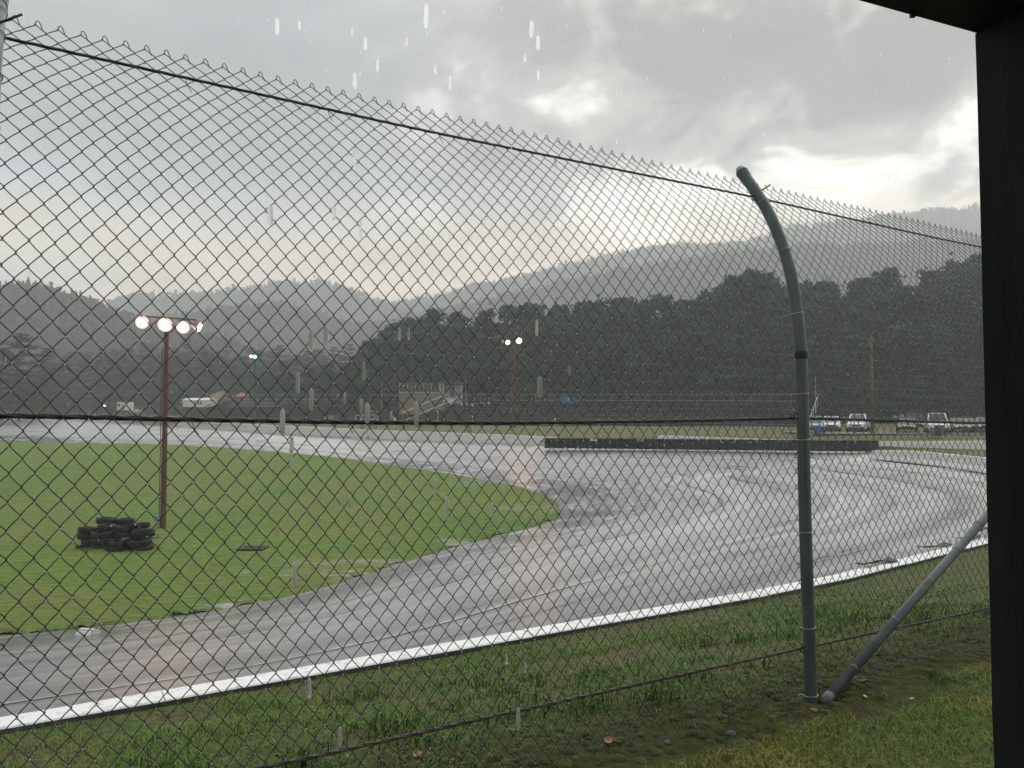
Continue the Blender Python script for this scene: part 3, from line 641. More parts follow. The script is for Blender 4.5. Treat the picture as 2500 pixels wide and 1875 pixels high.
# ------------------------------------------------------------------ the chain-link fence
PROF_Z = [-0.3, 0, 0.92, 1.71, 1.95, 2.16, 2.38, 2.58, 2.80, 2.96, 3.10]
PROF_W = [-0.006, 0, 0.02, 0.028, 0.033, 0.055, 0.09, 0.15, 0.25, 0.352, 0.45]
def smooth_prof():
    P = catmull(np.stack([PROF_W, PROF_Z], 1), 90); d = np.concatenate([[0], np.cumsum(np.linalg.norm(np.diff(P, axis=0), axis=1))])
    return P, d - np.interp(0.0, P[:, 1], d)
PR, PT = smooth_prof()
def prof(t): return np.interp(t, PT, PR[:, 0]), np.interp(t, PT, PR[:, 1])
def build_fence():
    root = empty('chain_link_fence', FP(3.686, 0, 0), label='grey chain link fence with curved top and steel cables in the foreground', cat='fence')
    O = np.array(root.location)
    pr = 0.0345
    posts = (-4.05, -0.179, 3.686, 7.55)
    for q, s in enumerate(posts):
        pts = [FP(s, w, z) - O for w, z in PR]; n = len(pts)
        b = MB(); b.tube(pts, pr, 20); post = b.build('post', 'pipe', root, smooth=True)
        # domed cap
        tp = Vector(pts[-1]); dr = (Vector(pts[-1]) - Vector(pts[-3])).normalized(); b = MB()
        b.lathe([(0.0375, -0.05), (0.0375, -0.012), (0.039, -0.010), (0.039, 0.0), (0.0345, 0.004), (0.031, 0.022), (0.022, 0.036), (0.010, 0.043), (0.0005, 0.045)], 20, tp, dr)
        b.build('post_cap', 'pipe', post, smooth=True)
        # swaged joint where the curved upper pipe enters the lower one
        b = MB(); i = int(np.argmin(abs(PR[:, 1] - 1.93))); dj = (Vector(pts[i + 1]) - Vector(pts[i - 1])).normalized()
        b.lathe([(pr + 0.0005, -0.03), (pr + 0.003, -0.02), (pr + 0.003, 0.0), (pr + 0.0005, 0.012)], 20, Vector(pts[i]), dj); b.build('joint_ring', 'sleeve', post, smooth=True)
        if q == 1:
            b = MB(); b.tube([FP(s, 0.0, 0.70) - O, FP(s, 0.003, 1.008) - O], [0.050, 0.0555], 20); b.build('rubber_sleeve', 'sleeve', root, smooth=True)
        # tie wires
        zs = (0.03, 0.40, 0.93, 1.45, 1.71, 2.17, 2.55, 2.87) if q != 1 else (0.5, 1.35, 2.0, 2.25, 2.52, 2.72, 2.9, 3.02)
        for z in zs:
            tt = np.interp(z, PR[:, 1], PT); w, zz = prof(tt); w2, z2 = prof(tt + 0.03); d = np.array([w2 - w, z2 - zz]); d /= np.linalg.norm(d)
            ring = []
            for a in np.linspace(-2.5, 2.5, 22):
                e = math.cos(a) * (pr + 0.003) + (0.012 if abs(a) > 2.2 else 0) * -1
                sx = math.sin(a) * (pr + 0.003) + (0.028 if a < -2.3 else 0.0) * -1
                ring.append(FP(s + sx, w - e * d[1] , zz + e * d[0] + 0.004 * math.sin(a)) - O)
            b = MB(); b.tube(ring, 0.0021, 6); b.build('tie_wire', 'tie', root, smooth=True)
        # pin near the top
        tt = np.interp(2.94, PR[:, 1], PT); w, z = prof(tt)
        b = MB(); b.tube([FP(s + 0.0, w - 0.02, z + 0.0) - O, FP(s + 0.085, w - 0.035, z + 0.055) - O], 0.0045, 8); b.build('pin', 'sleeve', root, smooth=True)
        for zc in (2.90, 1.58, 0.28):
            b = MB(); tt = np.interp(zc, PR[:, 1], PT); w, z = prof(tt); ring = []
            for a in np.linspace(0, 2 * math.pi, 14): ring.append(FP(s - 0.045 + 0.016 * math.cos(a), w + pr * 0.3, z + 0.016 * math.sin(a)) - O)
            b.tube(ring, 0.0035, 6); b.build('eye_ring', 'cable', root, smooth=True)
    # cables: top, middle, bottom (stranded)
    def cable(name, ctl, r, m, n=260):
        ctl = np.array(ctl); s = np.linspace(-5, 9, n); z = np.interp(s, ctl[:, 0], ctl[:, 1]); 
        z = np.convolve(np.pad(z, 4, 'edge'), np.ones(9) / 9, 'valid')
        tt = np.interp(z, PR[:, 1], PT); w, _ = prof(tt); cen = [FP(a, b_ + 0.034 + 0.006, c) - O for a, b_, c in zip(s, w, z)]
        ob = MB(); ob.tube(cen, r * 0.80, 8)
        # strands wound round the core
        for k in range(3):
            ph = 2 * math.pi * k / 3; q = []
            for i in np.linspace(0, n - 1, n * 4):
                j = int(i); f = i - j; c = cen[j] * (1 - f) + cen[min(j + 1, n - 1)] * f; a = ph + i * 1.35
                q.append(c + NRM * (math.cos(a) * r * 0.45) + np.array([0, 0, math.sin(a) * r * 0.45]))
            ob.tube(q, r * 0.62, 5, cap=False)
        return ob.build(name, m, root, smooth=True)
    cable('top_cable', [(-5, 2.93), (-0.155, 2.925), (1.5, 2.90), (3.686, 2.925), (5.6, 2.90), (9, 2.92)], 0.0062, 'cable')
    cable('middle_cable', [(-5, 1.59), (-0.155, 1.588), (0.4, 1.574), (1.0, 1.560), (1.72, 1.553), (2.7, 1.557), (3.686, 1.570), (5.6, 1.530), (7.4, 1.56), (9, 1.53)], 0.0092, 'cable')
    cable('bottom_cable', [(-5, 0.33), (-0.155, 0.33), (0.92, 0.305), (1.72, 0.300), (3.686, 0.275), (5.55, 0.246), (9, 0.25)], 0.0085, 'cable_rust')
    # hog rings on the cables
    for s in (0.45, 1.02, 1.55, 2.2, 2.75, 3.2, 4.3, 4.75, 5.2):
        for zc in (2.905, 1.562):
            tt = np.interp(zc, PR[:, 1], PT); w, z = prof(tt); b = MB(); c = FP(s, w + 0.04, z) - O
            b.tube([c, c + U * 0.006 + np.array([0, 0, -0.02]), c + U * 0.022 + np.array([0, 0, -0.045])], 0.0014, 5); b.build('hog_ring', 'cable', root, smooth=True)
    # diagonal brace
    A, B = FP(3.715, -0.055, -0.01) - O, FP(7.40, -0.055, 1.93) - O; b = MB(); b.tube([A, A + (B - A) * 0.33, A + (B - A) * 0.66, B], 0.0265, 18)
    br = b.build('brace', 'brace_pipe', root, smooth=True); dv = Vector(B - A).normalized()
    b = MB(); b.lathe([(0.0268, 0.0), (0.0305, 0.002), (0.0305, 0.075), (0.0268, 0.08)], 18, A, dv); b.build('end_collar', 'brace_pipe', br, smooth=True)
    for f in (0.075, 0.185, 0.285, 0.37, 0.445, 0.52, 0.62):
        c = Vector(A + (B - A) * f); b = MB(); up = Vector((0, 0, 1)); e1 = dv.cross(up).normalized(); e2 = e1.cross(dv)
        ring = [c + (e1 * math.cos(a) + e2 * math.sin(a)) * 0.029 + dv * 0.003 * math.sin(a) for a in np.linspace(0, 2 * math.pi * 0.9, 16)]
        ring.append(ring[-1] + Vector(NRM) * 0.03 + up * 0.01); b.tube(ring, 0.0019, 6); b.build('tie_wire', 'tie', root, smooth=True)
    # woven fabric, one piece per bay
    a = 0.0365; rowh = 0.0446; ttop = np.interp(3.055, PR[:, 1], PT); NR = int(ttop / rowh) + 1
    t0 = ttop - (NR - 1) * rowh
    rw = 0.00195; NS = 5; off = 0.0345 + 0.003
    kk = np.arange(int(-1.3 / a), int(6.9 / a))
    ang = np.arange(NS) * 2 * math.pi / NS
    Pw, Pz = PR[:, 0], PR[:, 1]
    def place(s, t, q):
        # point on the fence sheet with q = offset along the sheet normal (towards the track)
        w = np.interp(t, PT, Pw); z = np.interp(t, PT, Pz); w2 = np.interp(t + 0.01, PT, Pw); z2 = np.interp(t + 0.01, PT, Pz)
        dw, dz = w2 - w, z2 - z; L = np.hypot(dw, dz); dw, dz = dw / L, dz / L
        W_ = D0 + w + (off + q) * dz; Z_ = z - (off + q) * dw
        # the cloth is never quite flat
        W_ = W_ + 0.012 * (vnoise(s * 1.3 + 4, t * 1.1, 31) - 0.5)
        return U[None] * s[:, None] + NRM[None] * W_[:, None] + np.array([0, 0, 1.0])[None] * Z_[:, None]
    bays = {}
    fr = np.array([0.0, 0.10, 0.30, 0.5, 0.70, 0.90])
    jit_s = (rng.random(len(kk) + 3) - 0.5) * 0.003
    nodes = []
    for ki, k in enumerate(kk):
        S = []; T = []; Q = []
        for j in range(NR):
            sg = 1 if (j + k) % 2 == 0 else -1
            sj = k * a + sg * (a / 2 + 0.0022); sn = k * a - sg * (a / 2 + 0.0022)
            tj = t0 + j * rowh
            if j == NR - 1:
                S.append([sj]); T.append([tj]); Q.append([0.0]); break
            bow = 0.0030 * np.sin(fr * math.pi) * 1.0
            S.append(sj + (sn - sj) * fr); T.append(tj + rowh * fr + bow * (1 if sg < 0 else -1) * 0.9)
            Q.append(np.where(fr == 0, 0.0, np.sin(np.clip(fr, 0.0, 1.0) * math.pi) ** 0.35 * 0.0030) * (-sg))
        S = np.concatenate([np.atleast_1d(x) for x in S]); T = np.concatenate([np.atleast_1d(x) for x in T]); Q = np.concatenate([np.atleast_1d(x) for x in Q])
        warp = 0.010 * (vnoise(S * 2.2, T * 1.6, 5) - 0.5) + 0.004 * (vnoise(S * 9, T * 9, 6) - 0.5)
        warpt = 0.012 * (vnoise(S * 2.0 + 9, T * 1.3, 15) - 0.5) + 0.004 * (vnoise(S * 9, T * 9 + 4, 16) - 0.5)
        P = place(S + warp, T + warpt, Q)
        if (NR - 1 + k) % 2 == 0:
            # knuckled selvage: the wire doubles back over its neighbour
            e = P[-1]; ex = [e + np.array([0, 0, 0.012]), e + U * 0.006 + np.array([0, 0, 0.017]), e + U * 0.013 + np.array([0, 0, 0.010]), e + U * 0.021 + np.array([0, 0, -0.012]), e + U * 0.024 + np.array([0, 0, -0.020])]
            P = np.vstack([P, ex])
        m = len(P); tg = np.gradient(P, axis=0); tg /= np.linalg.norm(tg, axis=1, keepdims=True)
        e1 = np.cross(tg, NRM[None] + np.array([0, 0, 0.01])); e1 /= np.linalg.norm(e1, axis=1, keepdims=True); e2 = np.cross(tg, e1)
        V = P[:, None] + (e1[:, None] * np.cos(ang)[None, :, None] + e2[:, None] * np.sin(ang)[None, :, None]) * rw
        V = V.reshape(-1, 3) - O
        i, q = np.meshgrid(np.arange(m - 1), np.arange(NS), indexing='ij'); q2 = (q + 1) % NS
        Fq = np.stack([i * NS + q, i * NS + q2, (i + 1) * NS + q2, (i + 1) * NS + q], -1).reshape(-1, 4)
        bay = int(np.searchsorted(posts, k * a + 0.0)); bays.setdefault(bay, []).append((V, Fq))
        for j in range(1, NR - 1):
            if (j + k) % 2 == 0: nodes.append((k * a + a / 2, t0 + j * rowh))
    for bay, lst in bays.items():
        Vs, Fs, n = [], [], 0
        for V, Fq in lst: Vs.append(V); Fs.append(Fq + n); n += len(V)
        me = np_mesh('chain_link_mesh', np.vstack(Vs), [np.vstack(Fs)], 'wire', smooth=True)
        tag(link(bpy.data.objects.new('chain_link_mesh', me), root), kind='stuff')
    # rain drops hanging under the crossings
    nodes = np.array(nodes); keep = rng.random(len(nodes)) < 0.85; nodes = nodes[keep]
    nodes = nodes[nodes[:, 0] > -0.3]
    S, T = nodes[:, 0], nodes[:, 1]
    warp = 0.010 * (vnoise(S * 2.2, T * 1.6, 5) - 0.5); warpt = 0.012 * (vnoise(S * 2.0 + 9, T * 1.3, 15) - 0.5)
    C = place(S + warp, T + warpt, np.full(len(S), -0.001)) - O
    th = np.linspace(0, math.pi, 5); prf = np.array([(math.sin(x), -math.cos(x)) for x in th]); base = []
    base.append((0, 0, -1.25)); 
    for x in th[1:-1]:
        for q in range(6): base.append((math.sin(x) * math.cos(q * math.pi / 3), math.sin(x) * math.sin(q * math.pi / 3), -math.cos(x)))
    base.append((0, 0, 1.0)); base = np.array(base)
    tri = [(0, 1 + (q + 1) % 6, 1 + q) for q in range(6)] + [(19, 13 + q, 13 + (q + 1) % 6) for q in range(6)]
    quad = [(1 + r * 6 + q, 1 + r * 6 + (q + 1) % 6, 7 + r * 6 + (q + 1) % 6, 7 + r * 6 + q) for r in range(2) for q in range(6)]
    size = (0.0026 + 0.0014 * rng.random(len(C)))
    V = (C[:, None] + base[None] * size[:, None, None] + np.array([0, 0, -0.0050])).reshape(-1, 3)
    offs = (np.arange(len(C)) * 20)[:, None, None]
    me = np_mesh('hanging_drops', V, [(np.array(tri)[None] + offs).reshape(-1, 3), (np.array(quad)[None] + offs).reshape(-1, 4)], 'bead', smooth=True)
    tag(link(bpy.data.objects.new('hanging_drops', me), root), kind='stuff')
build_fence()

# ------------------------------------------------------------------ the dark timber shelter the view looks out of
def build_shelter():
    a2 = R(67.25); u2 = np.array([math.sin(a2), math.cos(a2), 0]); n2 = np.array([-math.cos(a2), math.sin(a2), 0])
    P0 = np.array([0.799, 1.30, 0.0])                    # inner left corner of the right post
    root = empty('timber_shelter', P0, label='dark timber shelter post and eave framing the right side of the view', cat='shelter'); O = np.array(P0)
    def blk(name, s0, s1, w0, w1, z0, z1, m='shed_wood', par=root, n=6):
        b = MB(); rows = []
        for s in np.linspace(s0, s1, 2):
            rows.append(s)
        vs = []
        for z in (z0, z1):
            for s, w in ((s0, w0), (s1, w0), (s1, w1), (s0, w1)): vs.append(u2 * s + n2 * w + np.array([0, 0, z]))
        b.add(vs, [(3, 2, 1, 0), (4, 5, 6, 7), (0, 1, 5, 4), (1, 2, 6, 5), (2, 3, 7, 6), (3, 0, 4, 7)])
        return b.build(name, m, par)
    zh = EYE + 0.655
    # right post: slightly uneven sawn edge
    b = MB(); rows = []
    for z in np.linspace(-0.15, zh, 26):
        j = 0.003 * (vnoise(z * 4, 1.0, 9) - 0.5) + 0.0025 * (vnoise(z * 17, 2.0, 9) - 0.5)
        rows.append([u2 * (0 + j) + n2 * 0.0 + np.array([0, 0, z]), u2 * 0.19 + np.array([0, 0, z]), u2 * 0.19 - n2 * 0.14 + np.array([0, 0, z]), u2 * (0.0 + j) - n2 * 0.14 + np.array([0, 0, z]), u2 * (0 + j) + np.array([0, 0, z])])
    b.sheet(rows); b.build('post', 'shed_wood', root)
    blk('post', -3.45, -3.26, -0.14, 0.0, -0.15, zh)
    blk('header_beam', -3.5, 0.6, -0.10, 0.0, zh + 0.002, zh + 0.26)
    b = MB(); c = u2 * -0.155 + n2 * -0.004 + np.array([0, 0, zh - 0.001]); b.box(c, (0.008, 0.008, 0.005)); b.build('nail_head', 'shed_wood', root)
    for k in range(13):                                   # wall boards right of the post and side wall
        blk('wall_board', 0.195 + k * 0.155, 0.195 + k * 0.155 + 0.15, -0.05, -0.02, -0.1, zh)
    for k in range(16):                                   # roof boards, falling towards the opening
        w0 = 0.20 - k * 0.22; z0 = zh + 0.30 + (0.20 - w0) * 0.14
        b = MB(); vs = []
        for zt in (0, 0.03):
            for s, w, z in ((-3.7, w0, z0), (2.35, w0, z0), (2.35, w0 - 0.215, z0 + 0.03), (-3.7, w0 - 0.215, z0 + 0.03)): vs.append(u2 * s + n2 * w + np.array([0, 0, z + zt]))
        b.add(vs, [(3, 2, 1, 0), (4, 5, 6, 7), (0, 1, 5, 4), (1, 2, 6, 5), (2, 3, 7, 6), (3, 0, 4, 7)]); b.build('roof_board', 'shed_wood', root)
build_shelter()

# ------------------------------------------------------------------ floodlight poles
def floodlight(root, loc, aim, r, lens_mat, name='floodlight'):
    ax = Vector(aim).normalized(); b = MB()
    b.lathe([(r * 0.20, -r * 1.25), (r * 0.34, -r * 1.15), (r * 0.40, -r * 0.85), (r * 0.72, -r * 0.45), (r * 0.97, -r * 0.05), (r * 1.0, 0.0), (r * 0.94, 0.005)], 24, loc, ax)
    b.lathe([(0.001, -r * 1.27), (r * 0.20, -r * 1.25)], 24, loc, ax)
    h = b.build(name, 'lamp_housing', root, smooth=True)
    b = MB(); b.lathe([(r * 0.62, 0.026), (r * 0.45, 0.036), (r * 0.25, 0.043), (0.001, 0.045)], 24, loc, ax); ln = b.build('lens', lens_mat, h, smooth=True)
    b = MB(); b.lathe([(r * 0.97, -0.01), (r * 0.82, 0.010), (r * 0.622, 0.026)], 24, loc, ax); b.build('reflector_rim', lens_mat + '_rim' if lens_mat + '_rim' in MATS else lens_mat, ln, smooth=True)  # on lit lamps the rim's own emission imitates the glow round the lens
    b = MB(); up = Vector((0, 0, 1)); sd = ax.cross(up).normalized()
    l = Vector(loc) - ax * r * 0.4
    b.tube([l + sd * r * 0.8, l + sd * r * 0.8 + up * r * 0.95, l - sd * r * 0.8 + up * r * 0.95, l - sd * r * 0.8], r * 0.06, 6); b.build('bracket', 'lamp_housing', h)
def pole_thing(name, base_px, depth, top_py, r0, r1, m, label, zr=None):
    bp = at_d(base_px[0], base_px[1], depth); tp = at_d(base_px[0], top_py, depth)
    root = empty(name, bp, label=label, cat='light pole'); h = tp[2] - bp[2]
    b = MB(); n = 9; lean = 0.0
    b.tube([(lean * k / n, 0, -1.0 + (h + 1.0) * k / n) for k in range(n + 1)], [r0 + (r1 - r0) * k / n for k in range(n + 1)], 14); b.build('pole', m, root, smooth=True)
    return root, h
# near pole in the infield
base = at_z(395, 1292, -5.0)
P1, h1 = pole_thing('floodlight_pole', (398, 1292), base[1], 800, 0.128, 0.098, 'rust_pole', 'rust red floodlight pole with four lamps standing in the infield beside the tyre heap')
def rel(root, px, py, Y): return np.array(at_d(px, py, Y)) - np.array(root.location)
Y1 = base[1]
b = MB(); a0 = rel(P1, 345, 772, Y1 + 0.1); a1 = rel(P1, 478, 781, Y1 + 0.1); b.beam(a0, a1, 0.07, 0.07); b.build('crossarm', 'lamp_housing', P1)
for px, py, aim, r, lm in ((347, 787, (0.13, -0.92, -0.12), 0.30, 'lamp_pink'), (403, 793, (0.22, -1, -0.22), 0.325, 'lamp_pink'), (447, 799, (0.10, -0.9, -0.25), 0.30, 'lamp_pink'), (486, 799, (1.0, 0.02, -0.40), 0.262, 'lamp_pink')):
    floodlight(P1, rel(P1, px, py, Y1 - 0.35), aim, r, lm)
b = MB(); b.box(rel(P1, 385, 1270, Y1 - 0.1), (0.17, 0.16, 0.42)); bx = b.build('junction_box', 'box_grey', P1)
b = MB(); q = rel(P1, 388, 1292, Y1 - 0.05); b.tube([q, q + np.array([0, 0, h1 * 0.9])], 0.018, 6); b.build('conduit', 'dark_pole', P1)
# far poles
P2, h2 = pole_thing('floodlight_pole', (621, 1024), 113, 868, 0.16, 0.12, 'dark_pole', 'slim far floodlight pole with a green lamp left of the booth')
b = MB(); b.beam(rel(P2, 603, 868, 113), rel(P2, 626, 868, 113), 0.1, 0.1); b.build('crossarm', 'lamp_housing', P2)
for px, py, aim, r, lm in ((622.5, 871, (0.1, -1, -0.1), 0.29, 'lamp_green'), (613, 870, (-0.25, -1, -0.2), 0.22, 'lamp_white'), (605.5, 869, (-0.9, -0.5, -0.2), 0.17, 'lamp_off')):
    floodlight(P2, rel(P2, px, py, 112.6), aim, r, lm)
P3, h3 = pole_thing('floodlight_pole', (1250.5, 1046), 97, 840, 0.13, 0.10, 'dark_pole', 'far floodlight pole with two lit orange lamps in front of the bleachers')
b = MB(); q = rel(P3, 1256.5, 1046, 97.2); b.tube([q - np.array([0, 0, 1]), q + np.array([0, 0, h3 + 0.2])], [0.12, 0.09], 10); b.build('twin_pole', 'rust_pole', P3, smooth=True)
b = MB(); b.beam(rel(P3, 1226, 836, 97), rel(P3, 1268, 834, 97), 0.11, 0.12); b.build('crossarm', 'lamp_housing', P3)
for px, py, aim, r, lm in ((1267, 832, (0.0, -1, -0.1), 0.42, 'lamp_orange'), (1239.5, 836, (-0.2, -1, -0.25), 0.34, 'lamp_orange'), (1226.5, 834, (-0.9, -0.6, -0.2), 0.22, 'lamp_off')):
    floodlight(P3, rel(P3, px, py, 96.6), aim, r, lm)
# wooden utility pole at right
up = empty('utility_pole', at_d(2131, 1060, 74), label='plain brown wooden utility pole behind the parked cars', cat='pole')
b = MB(); b.tube([(0, 0, -0.5), (0.01, 0, 4.5), (-0.02, 0, 9.5)], [0.16, 0.14, 0.11], 12); b.build('pole', 'wood_pole', up, smooth=True)
b = MB(); b.box((0, 0, 9.35), (0.5, 0.1, 0.1)); b.tube([(0.2, 0, 9.4), (0.2, 0, 9.6)], 0.05, 8); b.build('crossarm', 'wood_pole', up)
for px, yb, yt, Y, lab in ((1993, 1058, 920, 99, 'thin pale pole at the right end of the bleachers'), (932, 985, 934, 122, 'thin pole left of the tan booth'), (1137, 985, 928, 121, 'thin pale pole right of the tan booth')):
    q0, q1 = at_d(px, yb, Y), at_d(px, yt, Y); b = MB(); b.tube([(0, 0, -1), (0, 0, (q1 - q0)[2])], [0.06, 0.045], 8)
    b.lathe([(0.001, 0), (0.07, 0.0), (0.07, 0.06), (0.001, 0.09)], 8, (0, 0, (q1 - q0)[2])); tag(b.build('thin_pole', 'rail_grey', loc=q0), lab, 'pole')

# ------------------------------------------------------------------ tyres
def tyre_mesh(R0, w, seg=24, lo=False):
    b = MB(); ri = R0 * 0.60; h = w / 2
    prof = [(ri, -h * 0.62), (ri * 1.10, -h * 0.92), (R0 * 0.86, -h), (R0 * 0.965, -h * 0.86), (R0, -h * 0.5), (R0, h * 0.5), (R0 * 0.965, h * 0.86), (R0 * 0.86, h), (ri * 1.10, h * 0.92), (ri, h * 0.62), (ri * 1.12, h * 0.4), (ri * 1.12, -h * 0.4)]
    if lo: prof = [(ri, -h * 0.7), (R0 * 0.86, -h), (R0, -h * 0.6), (R0, h * 0.6), (R0 * 0.86, h), (ri, h * 0.7)]
    b.lathe(prof, seg, close=True)
    if not lo:
        for k in range(2):
            z = (-0.22 + 0.44 * k) * w
            b.lathe([(R0 * 1.001, z - 0.006), (R0 * 0.975, z - 0.004), (R0 * 0.975, z + 0.004), (R0 * 1.001, z + 0.006)], seg)
    return b.mesh('tyre', 'tyre', smooth=True)
TM = {r: tyre_mesh(r, w) for r, w in ((0.41, 0.25), (0.33, 0.22), (0.28, 0.20), (0.36, 0.23))}
TWID = {0.41: 0.25, 0.33: 0.22, 0.28: 0.20, 0.36: 0.23}
heap = at_z(283, 1347, -5.0); HG = IZ + 0.05
stacks = [('leftmost stack of the heap', -1.02, 0.05, 0.33, 4), ('tall back stack of the heap', -0.60, 0.58, 0.36, 5), ('wide front left stack of the heap', -0.42, -0.12, 0.41, 3),
          ('second back stack of the heap', 0.00, 0.66, 0.33, 5), ('middle stack of the heap', 0.24, 0.14, 0.33, 4), ('low front middle stack of the heap', 0.34, -0.50, 0.36, 2), ('wide right stack of the heap', 0.98, -0.30, 0.41, 2),
          ('right rear stack of the heap', 0.80, 0.36, 0.28, 5)]
pos = {0: 'bottom', 1: 'second', 2: 'third', 3: 'fourth', 4: 'fifth', 5: 'sixth'}
def put_tyre(r, x, y, z, lab, tilt=(0, 0)):
    o = bpy.data.objects.new('tyre', TM[r]); o.location = (heap[0] + x, heap[1] + y, HG + z); o.rotation_euler = (tilt[0], tilt[1], random.random() * 6)
    link(o); tag(o, lab, 'tyre', 'tyres heaped beside the infield lamp pole')
for nm, x, y, r, n in stacks:
    for k in range(n):
        top = ' (top one)' if k == n - 1 else ''
        lab = f'black tyre lying {pos[k]} from the ground in the {nm}' if k else f'black tyre at the bottom of the {nm}'
        put_tyre(r, x + random.uniform(-.09, .09), y + random.uniform(-.08, .08), TWID[r] * (k + 0.5) * .97, lab, (random.uniform(-.12, .12), random.uniform(-.12, .12)))
put_tyre(0.28, -0.30, -0.06, 0.75 + 0.1, 'small black tyre resting on the wide front left stack', (0.05, 0.03))
put_tyre(0.33, 0.60, 0.02, 0.66, 'black tyre tipped on edge in the middle of the heap', (1.25, 0.3))
put_tyre(0.28, 0.62, -0.62, 0.28, 'black tyre standing upright against the front of the heap', (1.42, 0.1))
put_tyre(0.41, 1.02, -0.10, 0.62, 'tilted black tyre on top of the wide right stack', (0.25, 0.15))
bw = empty('broken_board', (heap[0] + 1.33, heap[1] + 0.25, HG + 0.25), label='pale broken boards poking out right of the tyre heap', cat='boards')
b = MB(); b.box((0.0, 0, 0.30), (0.42, 0.14, 0.03), 0.2); b.build('board', 'broken_wood', bw)
b = MB(); b.box((0.03, -0.1, 0.18), (0.36, 0.12, 0.03), -0.25); b.build('board', 'broken_wood', bw)
b = MB(); b.box((0.12, -0.05, 0.24), (0.10, 0.3, 0.03), 0.5); b.build('board', 'broken_wood', bw)

# long tyre barrier on the far side of the turn
TLO = tyre_mesh(0.31, 0.235, 14, True)
def tyre_barrier():
    A = np.array(at_z(1338, 1094, -3.1)); B = np.array(at_z(2136, 1103, -3.1)); A[2] = B[2] = -3.1 + EYE
    root = empty('tyre_barrier', A, label='long black barrier of stacked tyres along the far wall', cat='tyre barrier'); L = np.linalg.norm(B - A); d = (B - A) / L
    n = int(L / 0.60)
    for k in range(n + 1):
        p = d * (L * k / n); hgt = 4 if k > n * 0.42 or k % 7 else 3
        if k < 3: hgt = 4
        for q in range(hgt):
            o = bpy.data.objects.new('tyre', TLO); o.location = (p[0] + random.uniform(-.03, .03), p[1] + random.uniform(-.06, .06), p[2] + 0.235 * (q + 0.5) + random.uniform(0, .01))
            o.rotation_euler = (random.uniform(-.05, .05), random.uniform(-.05, .05), random.random() * 6); link(o, root)
    # worn conveyor belting bolted along the front
    m = 40
    for k in range(7):
        t0, t1 = 0.40 + k * 0.086, 0.40 + (k + 1) * 0.086 - 0.003; g = []
        for zz in (0.02, 0.38, 0.70):
            row = []
            for t in np.linspace(t0, t1, 12):
                p = d * (L * t); j = 0.03 * (vnoise(t * 90, zz * 3, 4) - 0.5); row.append((p[0] + d[1] * 0.36 , p[1] - d[0] * (0.345 + j), zz + 0.14 * (vnoise(t * 70, 5, 8) - 0.5) * (zz > 0.5)))
            g.append(row)
        b = MB(); b.sheet(g); b.build('belt_panel', 'tyre', root, smooth=True)
tyre_barrier()

# ------------------------------------------------------------------ bleachers
BA = at_d(433, 1024, 141); BB = at_d(1955, 1058, 88.5)
BA = np.array([BA[0], BA[1], EYE - 0.88]); BB = np.array([BB[0], BB[1], EYE - 2.15])
bd = (BB - BA); BL = np.linalg.norm(bd[:2]); bu = np.array([bd[0] / BL, bd[1] / BL, bd[2] / BL]); bn = np.array([-bu[1], bu[0], 0])
ROWS, RISE, RUN = 12, 0.262, 0.66
def bp(s, r, dz=0.0, dn=0.0):        # point along the stands at row r
    return BA + bu * s + bn * (r * RUN + dn) + np.array([0, 0, 0.42 + r * RISE + dz])
def bleacher(s0, s1, label, pale, left_steps=False):
    root = empty('bleacher', BA + bu * s0, label=label, cat='bleacher'); O = np.array(root.location)
    n = max(1, int(round((s1 - s0) / 7.5)))
    for r in range(ROWS):
        for k in range(n):
            a, c = s0 + (s1 - s0) * k / n + 0.02, s0 + (s1 - s0) * (k + 1) / n - 0.02
            if left_steps and k == 0: a += r * 0.25
            m = pale(r, (a + c) / 2) or 'plank'
            b = MB(); b.beam(bp(a, r) - O, bp(c, r) - O, 0.26, 0.045); b.build('seat_plank', m, root)
    b = MB()
    for r in range(ROWS):
        b.beam(bp(s0 + (r * .25 if left_steps else 0), r, -0.24, 0.38) - O, bp(s1, r, -0.24, 0.38) - O, 0.30, 0.04)
        b.beam(bp(s0 + (r * .25 if left_steps else 0), r, -0.12, 0.24) - O, bp(s1, r, -0.12, 0.24) - O, 0.02, 0.20)
    b.build('footboards', 'stand_frame', root)
    b = MB(); q = s0 + 0.3
    while q < s1:
        b.beam(bp(q, -0.3, -0.4) - O, bp(q, ROWS - 0.4, -0.4) - O, 0.08, 0.14)
        for r in range(1, ROWS, 3): b.beam(bp(q, r, -0.1) - O, bp(q, r, -0.1) * np.array([1, 1, 0]) + np.array([0, 0, (BA + bu * q)[2] - 0.6]) - O, 0.09, 0.09, (0, 1, 0))
        q += 2.5
    b.build('frame', 'stand_frame', root)
    b = MB(); q = s0; rr = ROWS - 0.2
    while q <= s1 + 0.01:
        b.beam(bp(q, rr, -0.3) - O, bp(q, rr, 1.12) - O, 0.045, 0.045, (0, 1, 0)); q += 2.4
    b.build('railing_posts', 'rail_grey', root)
    for dz in (1.12, 0.30):
        b = MB(); b.tube([bp(s0, rr, dz) - O, bp(s1, rr, dz) - O], 0.036, 6); b.build('top_rail' if dz > 1 else 'lower_rail', 'rail_grey', root)
    return root
def pale_left(r, s):
    if r >= 8 and 9 < s < 19: return 'plank_white'
    return 'plank_pale' if (hash((r * 7, int(s))) % 11 == 0) else None
def pale_right(r, s):
    k = (r * 31 + int(s * 1.7) * 17) % 13
    if 58 < s < 78 and r in (5, 6, 7) and k < 8: return 'plank_pale'
    if 82 < s and r in (2, 3) and k < 8: return 'plank_pale'
    return 'plank_pale' if k in (0, 5) else None
bleacher(0, 34.0, 'left run of dark bleachers with a few white upper planks', pale_left, True)
